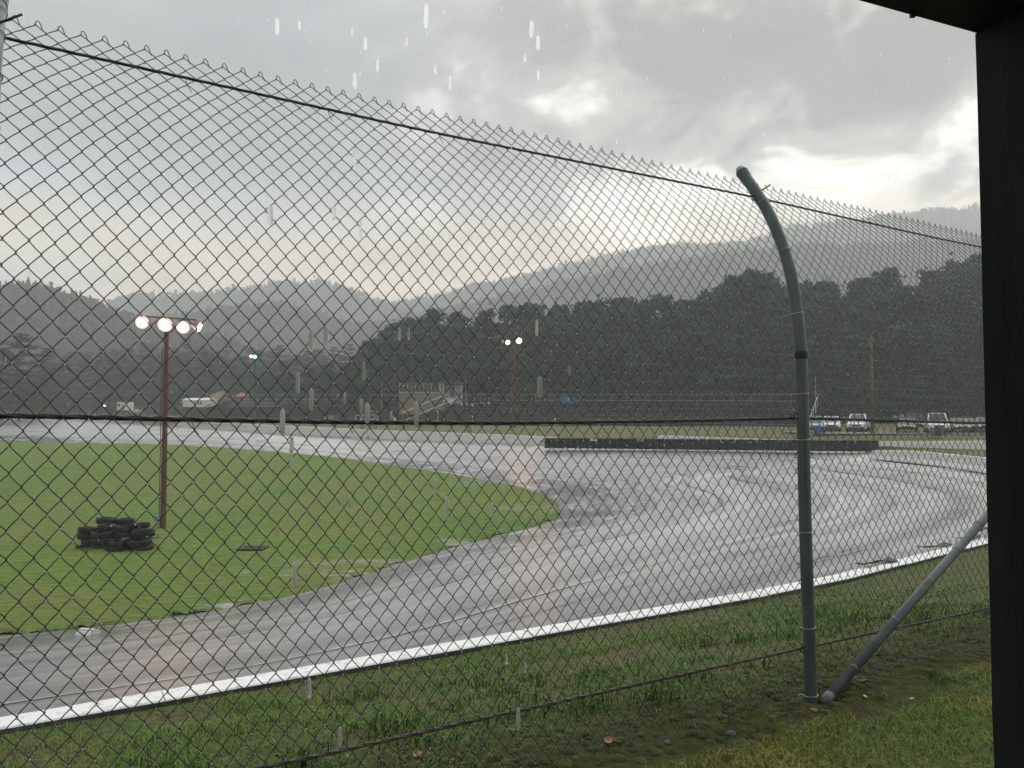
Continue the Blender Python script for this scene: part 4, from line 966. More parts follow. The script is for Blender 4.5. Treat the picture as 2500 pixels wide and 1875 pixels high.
bleacher(36.2, BL, 'long right run of dark bleachers behind the pale wall', pale_right)
# end stair rails of the right bleacher
er = empty('handrail', BB, label='pale sloping handrails at the right end of the bleachers', cat='handrail'); O = np.array(er.location)
for dn in (0.0, 1.1):
    b = MB(); b.tube([bp(BL - 0.2 + dn, 0.0, 0.9) - O, bp(BL - 0.2 + dn, ROWS, 1.1) - O], 0.035, 6); b.tube([bp(BL - 0.2 + dn, 0.0, 0.9) - O, bp(BL - 0.2 + dn, 0, -0.5) - O], 0.03, 6); b.build('rail', 'white_metal', er)
for k in range(5):
    b = MB(); b.tube([bp(BL + .9, k * 2.8, -0.3) - O, bp(BL + .9, k * 2.8, 1.0) - O], 0.025, 6); b.build('baluster', 'white_metal', er)
# aisle stair to the booth with two long rails
st = empty('stairway', at_d(988, 1030, 106), label='stairway with two long pale handrails climbing to the tan booth', cat='stairs'); O = np.array(st.location)
for (a, Ya, b_, Yb) in (((983.5, 1006.7), 106, (1091, 962), 117), ((991.6, 1024.7), 105, (1128, 966.5), 116)):
    p, q = at_d(*a, Ya) - O, at_d(*b_, Yb) - O; b = MB(); b.tube([p, q], 0.042, 8); b.build('handrail', 'white_metal', st)
    b = MB()
    for k in range(6):
        c = p + (q - p) * k / 5; b.tube([c, c - np.array([0, 0, 1.1])], 0.03, 6)
    b.build('balusters', 'rail_grey', st)
for k in range(13):
    f = k / 12; p = (at_d(987, 1028, 105.5) - O) * (1 - f) + (at_d(1108, 984, 116) - O) * f; b = MB(); b.box(p, (1.2, 0.34, 0.05), 0.6); b.build('step', 'plank_pale', st)

# ------------------------------------------------------------------ announcer booth
def build_booth():
    Y = 119.0
    def pt(px, py): return np.array(at_d(px, py, Y))
    o = pt(974, 1010); root = empty('announcer_booth', o, label='tan two storey announcer booth with a row of dark windows above the stands', cat='building')
    sc_ = Y / F; X = lambda px: (px - 974) * sc_; Z = lambda py: (1010 - py) * sc_
    def bx_(name, x0, x1, y0, y1, d0, d1, m, par=root):
        b = MB(); b.box(((X(x0) + X(x1)) / 2, (d0 + d1) / 2, (Z(y0) + Z(y1)) / 2), (abs(X(x1) - X(x0)), abs(d1 - d0), abs(Z(y0) - Z(y1)))); return b.build(name, m, par)
    bx_('wall', 974, 1086, 1012, 958, 0, 4.2, 'booth_tan')
    bx_('upper_wall', 974.5, 1086, 957.9, 935, 0.14, 4.1, 'glass_dark')
    bx_('window_sill', 973.5, 1086.5, 959, 957, -0.06, 0.12, 'booth_trim')
    for x0, x1 in ((975, 994), (995.5, 1013), (1016, 1033), (1036, 1052), (1054, 1071)):
        w = bx_('window', x0, x1, 957.0, 938.5, 0.08, 0.12, 'glass_dark')
        bx_('frame', x1, x1 + 1.6, 957, 937.5, -0.02, 0.16, 'booth_trim', w)
    bx_('corner_post', 973.6, 975.2, 957, 936, -0.03, 0.14, 'booth_trim'); bx_('corner_post', 1073, 1077, 962, 936, -0.05, 0.14, 'booth_trim'); bx_('corner_post', 1080, 1084, 985, 936, -0.07, 0.0, 'booth_trim')
    bx_('lintel', 973.5, 1086, 938.2, 936.2, -0.06, 0.14, 'booth_trim')
    bx_('annex_wall', 1087, 1126, 1012, 940, 0.9, 4.0, 'booth_white')
    bx_('annex_post', 1122, 1126.5, 990, 940, 0.6, 0.9, 'booth_trim')
    d = bx_('door', 1097, 1109, 968, 942, 0.84, 0.9, 'blue_door'); bx_('door_glass', 1100.5, 1105, 958, 945, 0.80, 0.84, 'glass_dark', d); bx_('handle', 1107, 1108, 957, 955, 0.76, 0.84, 'rail_grey', d)
    w = bx_('window', 1111, 1122, 968.5, 963, 0.82, 0.89, 'car_trim'); bx_('pane', 1112, 1121, 967.6, 964, 0.79, 0.82, 'booth_white', w)
    b = MB(); b.add([(X(970), -0.7, Z(935.5)), (X(1092), -0.7, Z(935.5)), (X(1130), 0.2, Z(937)), (X(1130), 4.6, Z(935)), (X(970), 4.6, Z(935)),
                     (X(970), -0.7, Z(933)), (X(1092), -0.7, Z(933)), (X(1130), 0.2, Z(934.5)), (X(1130), 4.6, Z(931)), (X(970), 4.6, Z(931))],
                    [(4, 3, 2, 1, 0), (5, 6, 7, 8, 9), (0, 1, 6, 5), (1, 2, 7, 6), (2, 3, 8, 7), (3, 4, 9, 8), (4, 0, 5, 9)]); rf = b.build('roof', 'roof_dark', root)
    b = MB(); b.tube([(X(1025), 1, Z(933)), (X(1025), 1, Z(926.5))], 0.05, 6); b.build('roof_pipe', 'white_metal', rf)
    # landing and deck rail in front of the door
    bx_('landing', 1086, 1128, 985, 983.5, -0.6, 0.9, 'booth_trim')
    # printed banner on the landing
    bn_ = empty('banner', pt(1080, 986) + np.array([0, -0.8, 0]), label='blue printed banner with a pale emblem hung below the booth door', cat='banner'); O2 = np.array(bn_.location)
    b = MB(); g = []
    for py in np.linspace(970.5, 984, 4): g.append([np.array(pt(px, py)) + np.array([0, -0.8 + 0.05 * math.sin(px * 0.7), 0]) - O2 for px in np.linspace(1080, 1112, 17)])
    b.sheet(g); b.build('cloth', 'blue_banner', bn_, smooth=True)
    b = MB(); c = np.array(pt(1102, 979)) + np.array([0, -0.9, 0]) - O2; n = 20
    b.add([c + np.array([math.cos(2 * math.pi * k / n) * 0.55, 0, math.sin(2 * math.pi * k / n) * 0.55 - 0.1]) for k in range(n)], [tuple(range(n))]); b.build('emblem', 'pale_print', bn_)
    b = MB(); c = np.array(pt(1094, 974)) + np.array([0, -0.91, 0]) - O2
    b.add([c + np.array(p) for p in ((-0.9, 0, -0.5), (-0.2, 0, 0.25), (0.0, 0, 0.05), (0.25, 0, 0.3), (0.9, 0, -0.35), (0.2, 0, -0.1))], [(0, 1, 2, 5), (2, 3, 4, 5)]); b.build('emblem_wing', 'pale_print', bn_)
build_booth()
# blue sign board on the back rail with one pale letter-like mark
sg = empty('sign_board', at_d(1385.5, 987, 103), label='small blue sign board with a pale mark on the bleacher rail', cat='sign'); O = np.array(sg.location)
p0, p1 = at_d(1369, 968, 103) - O, at_d(1402, 986, 103) - O; b = MB(); b.box((p0 + p1) / 2, (p1[0] - p0[0], 0.05, p0[2] - p1[2])); b.build('board', 'blue_banner', sg)
b = MB(); c = at_d(1387, 977, 102.9) - O; b.box(c, (0.12, 0.03, 0.52)); b.box(c + np.array([0.16, 0, 0.12]), (0.22, 0.028, 0.09)); b.box(c + np.array([0.16, 0, -0.06]), (0.20, 0.026, 0.08)); b.build('mark', 'pale_print', sg)
bs = MB(); p0 = at_d(1513, 988.5, 101.5); p1 = at_d(1540, 993, 101.5); bs.box((0, 0, 0), (p1[0] - p0[0], 0.3, 0.05)); bs.box((0, 0.2, -0.18), (p1[0] - p0[0], 0.05, 0.2)); 
tag(bs.build('seat_bench', 'blue_banner', loc=(p0 + p1) / 2), 'short blue bench seat high on the right bleachers', 'bench')
# pennants on a rope
ps = empty('pennant_string', at_d(1127, 986, 112), label='rope of small white pennants strung right of the booth', cat='pennants'); O = np.array(ps.location)
pts = [at_d(px, py, 112) - O for px, py in ((1127, 984), (1140, 985.5), (1155, 986.5), (1170, 984), (1182, 983), (1194, 982))]
b = MB(); b.tube(pts, 0.02, 5); b.build('rope', 'white_metal', ps)
for px, py in ((1127, 985), (1140, 986.5), (1153.5, 987), (1181, 984), (1193.5, 982)):
    c = at_d(px, py, 112) - O; b = MB(); b.add([c + np.array(p) for p in ((-0.13, 0, 0), (0.13, 0, 0), (0.0, 0, -0.42), (-0.13, 0.012, 0), (0.13, 0.012, 0), (0.0, 0.012, -0.42))], [(0, 1, 2), (5, 4, 3), (0, 3, 4, 1), (1, 4, 5, 2), (2, 5, 3, 0)]); b.build('pennant', 'white_cloth', ps)
# small white row markers along the front of the stands
for k, (px, py) in enumerate(((1069, 1004), (1154, 1016), (1355, 1023.5), (1462, 1026), (1586, 1028), (1668, 1029))):
    c = at_d(px, py, 101.5 - 0.006 * (px - 1069)); b = MB(); b.box((0, 0, 0), (0.24, 0.03, 0.26)); b.box((0, 0.03, -0.7), (0.05, 0.03, 1.4))
    tag(b.build('marker_sign', 'white_metal', loc=c), f'small white marker sign on the bleachers, {ORD[k]} from the left', 'sign', 'white marker signs on the bleachers')
# white cabinet left of the stairs
c = at_d(963, 1022, 103); b = MB(); b.box((0, 0, 0), (0.40, 0.35, 0.5)); b.box((0, 0, -0.7), (0.1, 0.1, 0.9)); b.tube([(-0.12, 0, 0.25), (-0.12, 0, 0.42), (0.12, 0, 0.42), (0.12, 0, 0.25)], 0.025, 6)
tag(b.build('utility_box', 'white_metal', loc=c), 'small white utility box on a stand near the stairway foot', 'box')
# white flag stand behind the wall
def flag_stand():
    Y = 93.0; o = at_d(890, 1046, Y); root = empty('flag_stand', o, label='white pipe railed flag stand with steps behind the pale wall', cat='stand'); O = np.array(o)
    def q(px, py, dy=0): return np.array(at_d(px, py, Y)) + np.array([0, dy, 0]) - O
    b = MB(); c = (q(880, 1024) + q(918, 1023)) / 2; b.box(c + np.array([0, 0.7, 0]), (2.0, 1.4, 0.08)); b.build('platform', 'white_metal', root)
    for name, pts in (('railing', [q(880, 1024), q(880, 1004.5), q(915, 1003.5), q(915, 1022)]), ('railing', [q(868, 1026), q(868, 1013.5), q(893, 1013.5), q(893, 1024)]),
                      ('railing', [q(880, 1024, 1.4), q(880, 1004.5, 1.4), q(915, 1003.5, 1.4), q(915, 1022, 1.4)]), ('mid_rail', [q(880, 1013), q(915, 1013)]), ('stringer', [q(852, 1045, -.3), q(872, 1026, -.3)]), ('stringer', [q(862, 1046, .5), q(882, 1027, .5)])):
        b = MB(); b.tube(pts, 0.035, 6); b.build(name, 'white_metal', root)
    for k in range(5):
        b = MB(); p = q(855 + 4.6 * k, 1043.5 - 4.2 * k, 0.1); b.box(p, (0.28, 0.8, 0.04)); b.build('step', 'white_metal', root)
    for px in (882, 914):
        for dy in (.1, 1.3): b = MB(); b.tube([q(px, 1024, dy), q(px, 1048, dy)], 0.05, 6); b.build('leg', 'dark_pole', root)
    c = at_d(883.5, 1032, Y - 0.4); b = MB(); b.lathe([(0.001, -0.1), (0.09, -0.08), (0.10, 0.05), (0.06, 0.12), (0.001, 0.14)], 12); hl = b.build('lens', 'amber_lamp', smooth=True)
    r2 = empty('amber_lamp', c, label='small lit amber lamp under the white flag stand', cat='lamp'); hl.parent = r2
    b = MB(); b.lathe([(0.11, -0.16), (0.11, -0.09)], 12); b.box((0, 0, -0.45), (0.05, 0.05, 0.6)); b.build('base', 'dark_plastic', r2)
flag_stand()

# ------------------------------------------------------------------ far left: trailer, boat, low building, house, bush
def far_left():
    def box_thing(name, label, cat, px0, px1, py0, py1, Y, dep, m, parts):
        p0, p1 = at_d(px0, py1, Y), at_d(px1, py0, Y); r = empty(name, (p0[0], p0[1], p0[2]), label=label, cat=cat); w, h = p1[0] - p0[0], p1[2] - p0[2]
        b = MB(); b.box((w / 2, dep / 2, h / 2 + 0.15), (w, dep, h - 0.15)); b.build('body', m, r); parts(r, w, h, dep); return r
    def p_tr(r, w, h, d):
        b = MB(); b.box((w * 0.25, -0.03, h * 0.66), (w * 0.24, 0.06, h * 0.26)); b.build('window', 'glass_dark', r)
        b = MB(); b.box((w * 0.72, -0.02, h * 0.4), (w * 0.3, 0.05, h * 0.7)); b.build('door', 'booth_trim', r)
        for x in (0.25, 0.75):
            b = MB(); b.lathe([(0.12, -0.1), (0.36, -0.1), (0.36, 0.1), (0.12, 0.1)], 14, (w * x, 0.3, 0.2), (0, 1, 0), True); b.build('wheel', 'tyre', r)
    box_thing('box_trailer', 'tall white box trailer parked beyond the far left wall', 'trailer', 285, 306, 982, 1004, 178, 4, 'white_metal', p_tr)
    def p_bd(r, w, h, d):
        b = MB(); b.add([(-.2, -.3, h), (w + .2, -.3, h), (w + .2, d, h), (-.2, d, h), (-.2, d / 2, h + .5), (w + .2, d / 2, h + .5)], [(0, 1, 5, 4), (2, 3, 4, 5), (0, 4, 3), (1, 2, 5)]); b.build('roof', 'white_metal', r)
        for x in (0.62, 0.72):
            b = MB(); b.box((w * x, -0.03, h * 0.6), (w * 0.05, 0.06, h * 0.35)); b.build('window', 'glass_dark', r)
    box_thing('low_building', 'long low white building behind the left bleachers', 'building', 446, 508, 977, 996, 160, 5, 'white_metal', p_bd)
    def p_h(r, w, h, d):
        b = MB(); b.add([(-.5, -.4, h), (w + .5, -.4, h), (w + .5, d, h), (-.5, d, h), (w * .82, d / 2, h + 2.0), (w + .5, d / 2, h + 2.0)], [(0, 1, 5, 4), (2, 3, 4, 5), (0, 4, 3), (1, 2, 5)]); b.build('roof', 'tan_roof', r)
        b = MB(); b.box((w * .5, -.03, h * .5), (w * .16, .06, h * .4)); b.build('window', 'glass_dark', r)
    box_thing('house', 'tan roofed house half hidden behind the low white building', 'house', 492, 530, 976, 1000, 175, 6, 'booth_tan', p_h)
    c = at_d(590, 968, 150); r = empty('orange_canopy', c - np.array([0, 0, 2]), label='faded orange canopy roof above the left bleachers', cat='canopy')
    b = MB(); b.add([(-1, -1, 2), (1, -1, 2), (1, 1, 2), (-1, 1, 2), (-.3, 0, 2.7), (.3, 0, 2.7)], [(0, 1, 5, 4), (1, 2, 5), (2, 3, 4, 5), (3, 0, 4)]); b.build('roof', 'orange_sign', r)
    for x, y in ((-.9, -.9), (.9, -.9), (.9, .9), (-.9, .9)):
        b = MB(); b.tube([(x, y, -2), (x, y, 2)], 0.05, 6); b.build('leg', 'rail_grey', r)
    # small white cars/boats by the left fence
    c = at_d(335, 1009, 172); r = empty('boat', c, label='small low white boat on the bank at far left', cat='boat'); b = MB()
    rows = []
    for x, w, z0, z1 in ((-1.5, .5, .15, .6), (-.6, .6, .05, .6), (.5, .55, .08, .65), (1.2, .3, .3, .72), (1.6, .02, .6, .8)): rows.append([(x, -w, z1), (x, -w * .6, z0), (x, w * .6, z0), (x, w, z1)])
    b.sheet(rows); b.build('hull', 'white_metal', r, smooth=True); b = MB(); b.box((-.2, 0, .75), (.8, .7, .3), taper=.7); b.build('cabin', 'white_metal', r)
    b = MB(); b.beam((-1.5, 0, -.25), (1.7, 0, -.1), .5, .12); b.build('trailer_frame', 'dark_pole', r)
    # yard light on a post
    c = at_d(255, 998, 180); r = empty('yard_lamp', c, label='small bright yard lamp on a short post at far left', cat='lamp'); b = MB(); b.tube([(0, 0, -.8), (0, 0, .6)], .05, 6); b.build('post', 'dark_pole', r)
    b = MB(); b.lathe([(.001, .55), (.16, .6), (.18, .75), (.001, .9)], 10); b.build('lens', 'lamp_white', r, smooth=True)
    # wire fence along the bank
    r = empty('wire_fence', at_d(322, 1010, 170), label='thin wire fence with a pale top rail along the far left bank', cat='fence'); O = np.array(r.location)
    a0, a1 = at_d(322, 993, 170) - O, at_d(372, 993, 165) - O; b = MB(); b.tube([a0, a1], .05, 6); b.build('top_rail', 'rail_grey', r)
    for k in range(7):
        p = a0 + (a1 - a0) * k / 6; b = MB(); b.tube([p, p - np.array([0, 0, 2.2])], .04, 6); b.build('post', 'rail_grey', r)
far_left()

# ------------------------------------------------------------------ parked cars
def car(label, px, py, Y, rz, style, paint, L=4.6, Wd=1.85, H=1.5):
    p = at_z(px, py, -1.8); root = empty('parked_car', p, R(rz), label, 'car' if style != 'pickup' else 'pickup', 'cars parked beyond the track')
    hw = Wd / 2; f = L / 2; hb = {'sedan': 0.86, 'suv': 1.0, 'pickup': 1.08}[style]
    # lower body lofted along x (nose at +x)
    secs = [(-f, 0.45, hb * 0.80, .90), (-f + .12, 0.30, hb * 0.97, .97), (-f * .5, 0.26, hb, 1.0), (f * .25, 0.26, hb, 1.0), (f * .55, .27, hb * .97, .99), (f - .35, 0.28, hb * 0.88, .95), (f - .08, 0.34, hb * 0.74, .88), (f, 0.42, hb * 0.60, .82)]
    rows = []
    for x, z0, z1, k in secs:
        w = hw * k; rows.append([(x, -w * .86, z0), (x, -w, z0 + .14), (x, -w, z1 - .16), (x, -w * .90, z1), (x, w * .90, z1), (x, w, z1 - .16), (x, w, z0 + .14), (x, w * .86, z0), (x, -w * .86, z0)])
    b = MB(); b.sheet(rows); b.add(rows[0][:-1], [tuple(range(8))]); b.add(rows[-1][:-1], [tuple(range(7, -1, -1))]); b.build('body', paint, root, smooth=False)
    cab = {'sedan': (-f * .80, -f * .42, f * .02, f * .42), 'suv': (-f * .97, -f * .84, f * .08, f * .44), 'pickup': (-f * .22, -f * .14, f * .16, f * .46)}[style]
    x0, x1, x2, x3 = cab; wb, wt = hw * .90, hw * .74
    v = [(x0, -wb, hb), (x3, -wb, hb), (x3, wb, hb), (x0, wb, hb), (x1, -wt, H), (x2, -wt, H), (x2, wt, H), (x1, wt, H)]
    b = MB(); b.add(v, [(4, 5, 6, 7), (0, 1, 5, 4), (1, 2, 6, 5), (2, 3, 7, 6), (3, 0, 4, 7)]); cb = b.build('cabin', paint, root)
    def pane(a, b_, c, d, name):
        q = [Vector(v[i]) for i in (a, b_, c, d)]; ce = sum(q, Vector()) / 4; n = (q[1] - q[0]).cross(q[2] - q[0]).normalized(); q = [ce + (p_ - ce) * .84 + n * .012 for p_ in q]
        m = MB(); m.add(q, [(0, 1, 2, 3)]); m.build(name, 'car_glass', cb)
    pane(1, 2, 6, 5, 'windscreen'); pane(3, 0, 4, 7, 'rear_window'); pane(0, 1, 5, 4, 'side_window'); pane(2, 3, 7, 6, 'side_window')
    if style == 'pickup':
        b = MB(); b.box((-f * .6, 0, hb + .015), (f * .7, Wd * .8, .03)); b.build('cargo_bed', 'car_trim', root)
    for sx in (-f * .62, f * .64):
        for sy in (-1, 1):
            b = MB(); b.lathe([(.20, -.11), (.33, -.11), (.35, -.06), (.35, .06), (.33, .11), (.20, .11)], 18, (sx, sy * (hw - .09), .35), (0, 1, 0), True); w = b.build('wheel', 'tyre', root, smooth=True)
            b = MB(); b.lathe([(.001, .075), (.10, .085), (.20, .07), (.20, .0)], 14, (sx, sy * (hw - .09), .35), (0, sy, 0)); b.build('rim', 'rim', w, smooth=True)
    for sy in (-1, 1):
        b = MB(); b.box((f - .11, sy * hw * .66, hb * .70), (.18, hw * .30, .15)); b.build('headlight', 'headlamp', root)
        b = MB(); b.box((x3 - .1, sy * (hw + .08), hb + .08), (.12, .16, .14)); b.build('mirror', paint, root)
    b = MB(); b.box((f - .02, 0, hb * .64), (.08, hw * .86, .16)); b.build('grille', 'car_trim', root)
    b = MB(); b.box((f - .02, 0, .42), (.12, hw * 1.5, .14)); b.build('bumper', 'car_trim', root)
    return root
CARS = [('teal grey car mostly hidden behind the curved fence post', 1986, 1056, 76, -105, 'suv', 'car_teal', 4.5, 1.85, 1.65),
        ('white hatchback facing the track right of the curved fence post', 2030, 1053, 77, -112, 'suv', 'car_white', 4.5, 1.85, 1.62),
        ('white pickup with bright headlights left of the utility pole', 2096, 1053.5, 77, -118, 'pickup', 'car_white', 5.6, 2.0, 1.86),
        ('black sedan right of the utility pole', 2214, 1055, 74, -118, 'sedan', 'car_dark', 4.6, 1.85, 1.45),
        ('tall white truck with dark grille among the parked cars', 2287, 1056.5, 70, -114, 'pickup', 'car_white', 5.4, 2.0, 1.95),
        ('dark van parked behind the black sedan', 2232, 1049, 84, -110, 'suv', 'car_dark', 5.0, 2.0, 2.1),
        ('grey sedan between the tall white truck and the orange car', 2340, 1055.5, 72, -110, 'sedan', 'car_grey', 4.6, 1.85, 1.45),
        ('orange car at the right among the parked cars', 2376, 1055, 73, -120, 'sedan', 'car_orange', 4.4, 1.8, 1.42),
        ('dark red car beside the dark shelter post', 2404, 1056, 71, -116, 'suv', 'car_red', 4.5, 1.85, 1.55)]
for c in CARS: car(*c)
# lot fence and barrels
lf = empty('wire_fence', at_d(2040, 1064, 71.5), label='thin post and rail fence in front of the parked cars', cat='fence'); O = np.array(lf.location)
ps_ = [(2010, 1063), (2038, 1063.5), (2086, 1064), (2134, 1064), (2192, 1063), (2240, 1064), (2306, 1065), (2353, 1066), (2400, 1066), (2450, 1067)]
for px, py in ps_:
    p = at_d(px, py, 71.5) - O; b = MB(); b.tube([p - np.array([0, 0, .3]), p + np.array([0, 0, 1.45])], .045, 6); b.build('post', 'dark_pole', lf)
b = MB(); b.tube([at_d(px, py - 38, 71.5) - O for px, py in ps_], .022, 5); b.build('top_rail', 'rail_grey', lf)
def barrel(label, px, py, Y, m, r=.30, h=.9):
    b = MB(); b.lathe([(.001, 0), (r * .95, 0), (r, .04), (r, h * .3), (r * 1.03, h * .33), (r, h * .36), (r, h * .64), (r * 1.03, h * .67), (r, h * .7), (r, h - .04), (r * .95, h), (r * .85, h - .03), (.001, h - .03)], 18)
    tag(b.build('barrel', m, loc=at_d(px, py, Y), smooth=True), label, 'barrel')
barrel('blue plastic barrel beside the curved fence post', 1996, 1061, 72.5, 'blue_plastic', .30, .85)
barrel('dark barrel in front of the tall white truck', 2290, 1064, 70.5, 'dark_plastic', .28, .8)
barrel('short olive drum left of the dark barrel', 2277, 1064, 70.5, 'tan_roof', .22, .5)
b = MB(); g0 = [np.array(at_d(px, 1063, 72.0)) for px in range(1985, 2760, 45)]; g1 = [p + np.array([0, 26, .35]) for p in g0]
for g in (g0, g1):
    for p in g: p[2] = -1.8 + EYE + (0.05 if g is g1 else 0)
b.sheet([g0, g1]); tag(b.build('parking_lot', 'gravel'), kind='structure')
b = MB(); gb = [[], [], []]
for px in range(1960, 2760, 40):
    yw = np.interp(px, [1900, 2141, 2412, 2720], [69.5, 68.6, 66, 64]) + .2
    for q, (Yq, zq) in enumerate(((yw, -2.62), (yw + 2.2, -2.25), (72.3, -1.83))):
        p = at_d(px, 1060, Yq); gb[q].append((p[0], p[1], zq + EYE))
b.sheet(gb); tag(b.build('grass_bank', 'far_grass', smooth=True), kind='structure')

# ------------------------------------------------------------------ small things by the track
def marker(label, px, py, sx, sy, h):
    c = at_z(px, py, -4.97); root = empty('track_marker', c, R(-12), label, 'marker'); n = 14
    b = MB(); rows = []
    for t in np.linspace(0, math.pi, n): rows.append([(-sx / 2, math.cos(t) * sy / 2, math.sin(t) * h + 0.02), (sx / 2, math.cos(t) * sy / 2, math.sin(t) * h + 0.02)])
    b.sheet(rows); b.add([r[0] for r in rows], [tuple(range(n))]); b.add([r[1] for r in rows], [tuple(range(n - 1, -1, -1))]); b.build('half_tyre', 'marker_white', root)
    for y in (-0.16, 0.04):
        b = MB(); b.box((0, sy * y, h * .98), (sx * 1.01, 0.025, 0.03)); b.build('groove', 'scuff', root)
    b = MB(); b.box((0, -sy * .66, 0.015), (sx * 1.15, sy * .24, 0.03)); b.build('base_plate', 'marker_white', root)
marker('small white painted half tyre marker at the left inner edge of the track', 214, 1565, 0.36, 0.42, 0.25)
c = at_z(773, 1471, -4.93); b = MB(); n = 30; ring = []
for k in range(n):
    a = 2 * math.pi * k / n; r = 0.85 + 0.3 * vnoise(k * .6, 1, 3); ring.append((math.cos(a) * .78 * r, math.sin(a) * .34 * r, 0.02))
b.add(ring + [(x * .9, y * .9, 0.035) for x, y, z in ring], [(k, (k + 1) % n, n + (k + 1) % n, n + k) for k in range(n)] + [tuple(range(n, 2 * n))])
tag(b.build('concrete_patch', 'marker_white', loc=c), 'flat pale cracked concrete patch at the inner track edge', 'patch')
g = empty('drain_grate', at_z(617, 1338, -4.93), label='dark flat slatted drain grate in the infield grass', cat='drain'); b = MB()
for x in (-.45, .45): b.box((x, 0, 0.0), (.05, .8, .05))
for y in (-.38, .38): b.box((0, y, 0.0), (.9, .05, .05))
b.box((0, 0, -.03), (.86, .76, .02)); b.build('frame', 'grate', g)
for k in range(11):
    b = MB(); b.box((-.38 + k * .076, 0, .003), (.035, .72, .04)); b.build('slat', 'grate', g)
c = at_z(108, 1076.5, -4.9); b = MB(); b.box((0, 0, .1), (1.9, .5, .14), .05, .9); tag(b.build('curb_stone', 'wall_paint', loc=c), 'white curb stone at the far edge of the infield', 'curb')
# black tyre scraps and strips on the near wall at right
for k, (px, py, L_) in enumerate(((2150, 1378, .9), (2290, 1338, .9), (2375, 1318, .6), (2405, 1297, .5))):
    c = at_z(px, py, -2.28); b = MB(); rows = []
    for t in np.linspace(0, 1, 10): rows.append([(L_ * (t - .5), -.05 - .03 * math.sin(t * 9), .03 + .03 * math.sin(t * 5 + k)), (L_ * (t - .5), .06 + .02 * math.cos(t * 7), .015 + .02 * math.cos(t * 6))])
    b.sheet(rows); o = b.build('rubber_strip', 'tyre', loc=(c[0], c[1] + .1, WTOP + .012)); o.rotation_euler = (0, 0, R(33))
    m = o.modifiers.new('thick', 'SOLIDIFY'); m.thickness = .012
    tag(o, f'torn black rubber strip on top of the near white wall, {ORD[k]} from the left', 'rubber strip', 'rubber strips on the near wall')

# ------------------------------------------------------------------ trees
def leaf_cards(C, size, nrm=None, aspect=1.0, seed=0):
    """one small quad per centre, random facing"""
    r = np.random.default_rng(seed); n = len(C)
    a = r.normal(size=(n, 3)); a /= np.linalg.norm(a, axis=1, keepdims=True)
    if nrm is not None: a = a * 0.75 + nrm; a /= np.linalg.norm(a, axis=1, keepdims=True)
    t = np.cross(a, r.normal(size=(n, 3))); t /= np.linalg.norm(t, axis=1, keepdims=True); b = np.cross(a, t)
    s = (size * (0.6 + 0.8 * r.random(n)))[:, None]
    V = np.stack([C - t * s - b * s * aspect * .4, C + t * s * .3 - b * s * aspect, C + t * s + b * s * aspect * .4, C - t * s * .3 + b * s * aspect], 1).reshape(-1, 3)
    Fq = np.arange(4 * n).reshape(-1, 4); return V, Fq
def deciduous(seed, H=16.0, Wd=9.0, n=7000, matname='leaf'):
    r = np.random.default_rng(seed); lobes = []; skew = r.normal(size=2) * .5
    for k in range(80):
        h = r.uniform(0.06, 0.97) ** 0.8; prof_ = (math.sin(min(1, (h * 0.86 + 0.20)) * math.pi) ** 0.6) * r.uniform(.8, 1.15)
        a = r.uniform(0, 2 * math.pi); rr = Wd / 2 * prof_ * r.uniform(0.2, 1.0) ** .6
        lobes.append((math.cos(a) * rr + skew[0] * h, math.sin(a) * rr + skew[1] * h, H * h, r.uniform(0.45, 1.35) * (1.1 - 0.3 * h)))
    for k in range(5): lobes.append((r.normal() * .9, r.normal() * .9, H * r.uniform(.9, 1.0), r.uniform(.35, .7)))
    lobes = np.array(lobes)
    w = lobes[:, 3] ** 1.7; pick = r.choice(len(lobes), n, p=w / w.sum()); d = r.normal(size=(n, 3)); d /= np.linalg.norm(d, axis=1, keepdims=True)
    d[:, 2] = np.where(d[:, 2] < -0.3, -d[:, 2] * .6, d[:, 2])
    rad = lobes[pick, 3] * (0.45 + 0.75 * r.random(n) ** 0.8) + np.where(r.random(n) < .10, r.random(n) * .7, 0)
    C = lobes[pick, :3] + d * rad[:, None] * np.array([1.0, 1.0, 0.95])
    C[:, 2] = np.maximum(C[:, 2], 0.4)
    V, Fq = leaf_cards(C, 0.21, d * .6, 0.7, seed)
    tl = 0.55 + 0.9 * r.random(len(lobes)); t = tl[pick] * (0.7 + 0.6 * r.random(n)); tint = np.stack([t * (0.90 + 0.2 * r.random(n)), t, t * 0.95], 1); tint = np.repeat(tint, 4, 0)
    crown = np_mesh('crown', V, [Fq], matname, tint=tint)
    b = MB(); b.tube([(0, 0, -0.8), (0.05, 0, H * .25), (-0.05, .05, H * .5), (0, 0, H * .85)], [.26, .2, .14, .05], 9)
    for k in range(9):
        l = lobes[r.integers(len(lobes))]; z0 = max(1.5, l[2] * .6); b.tube([(0, 0, z0), (l[0] * .5, l[1] * .5, (z0 + l[2]) / 2 - .2), (l[0] * .95, l[1] * .95, l[2])], [.09, .06, .02], 5)
    return crown, b.mesh('trunk', 'bark', smooth=True)
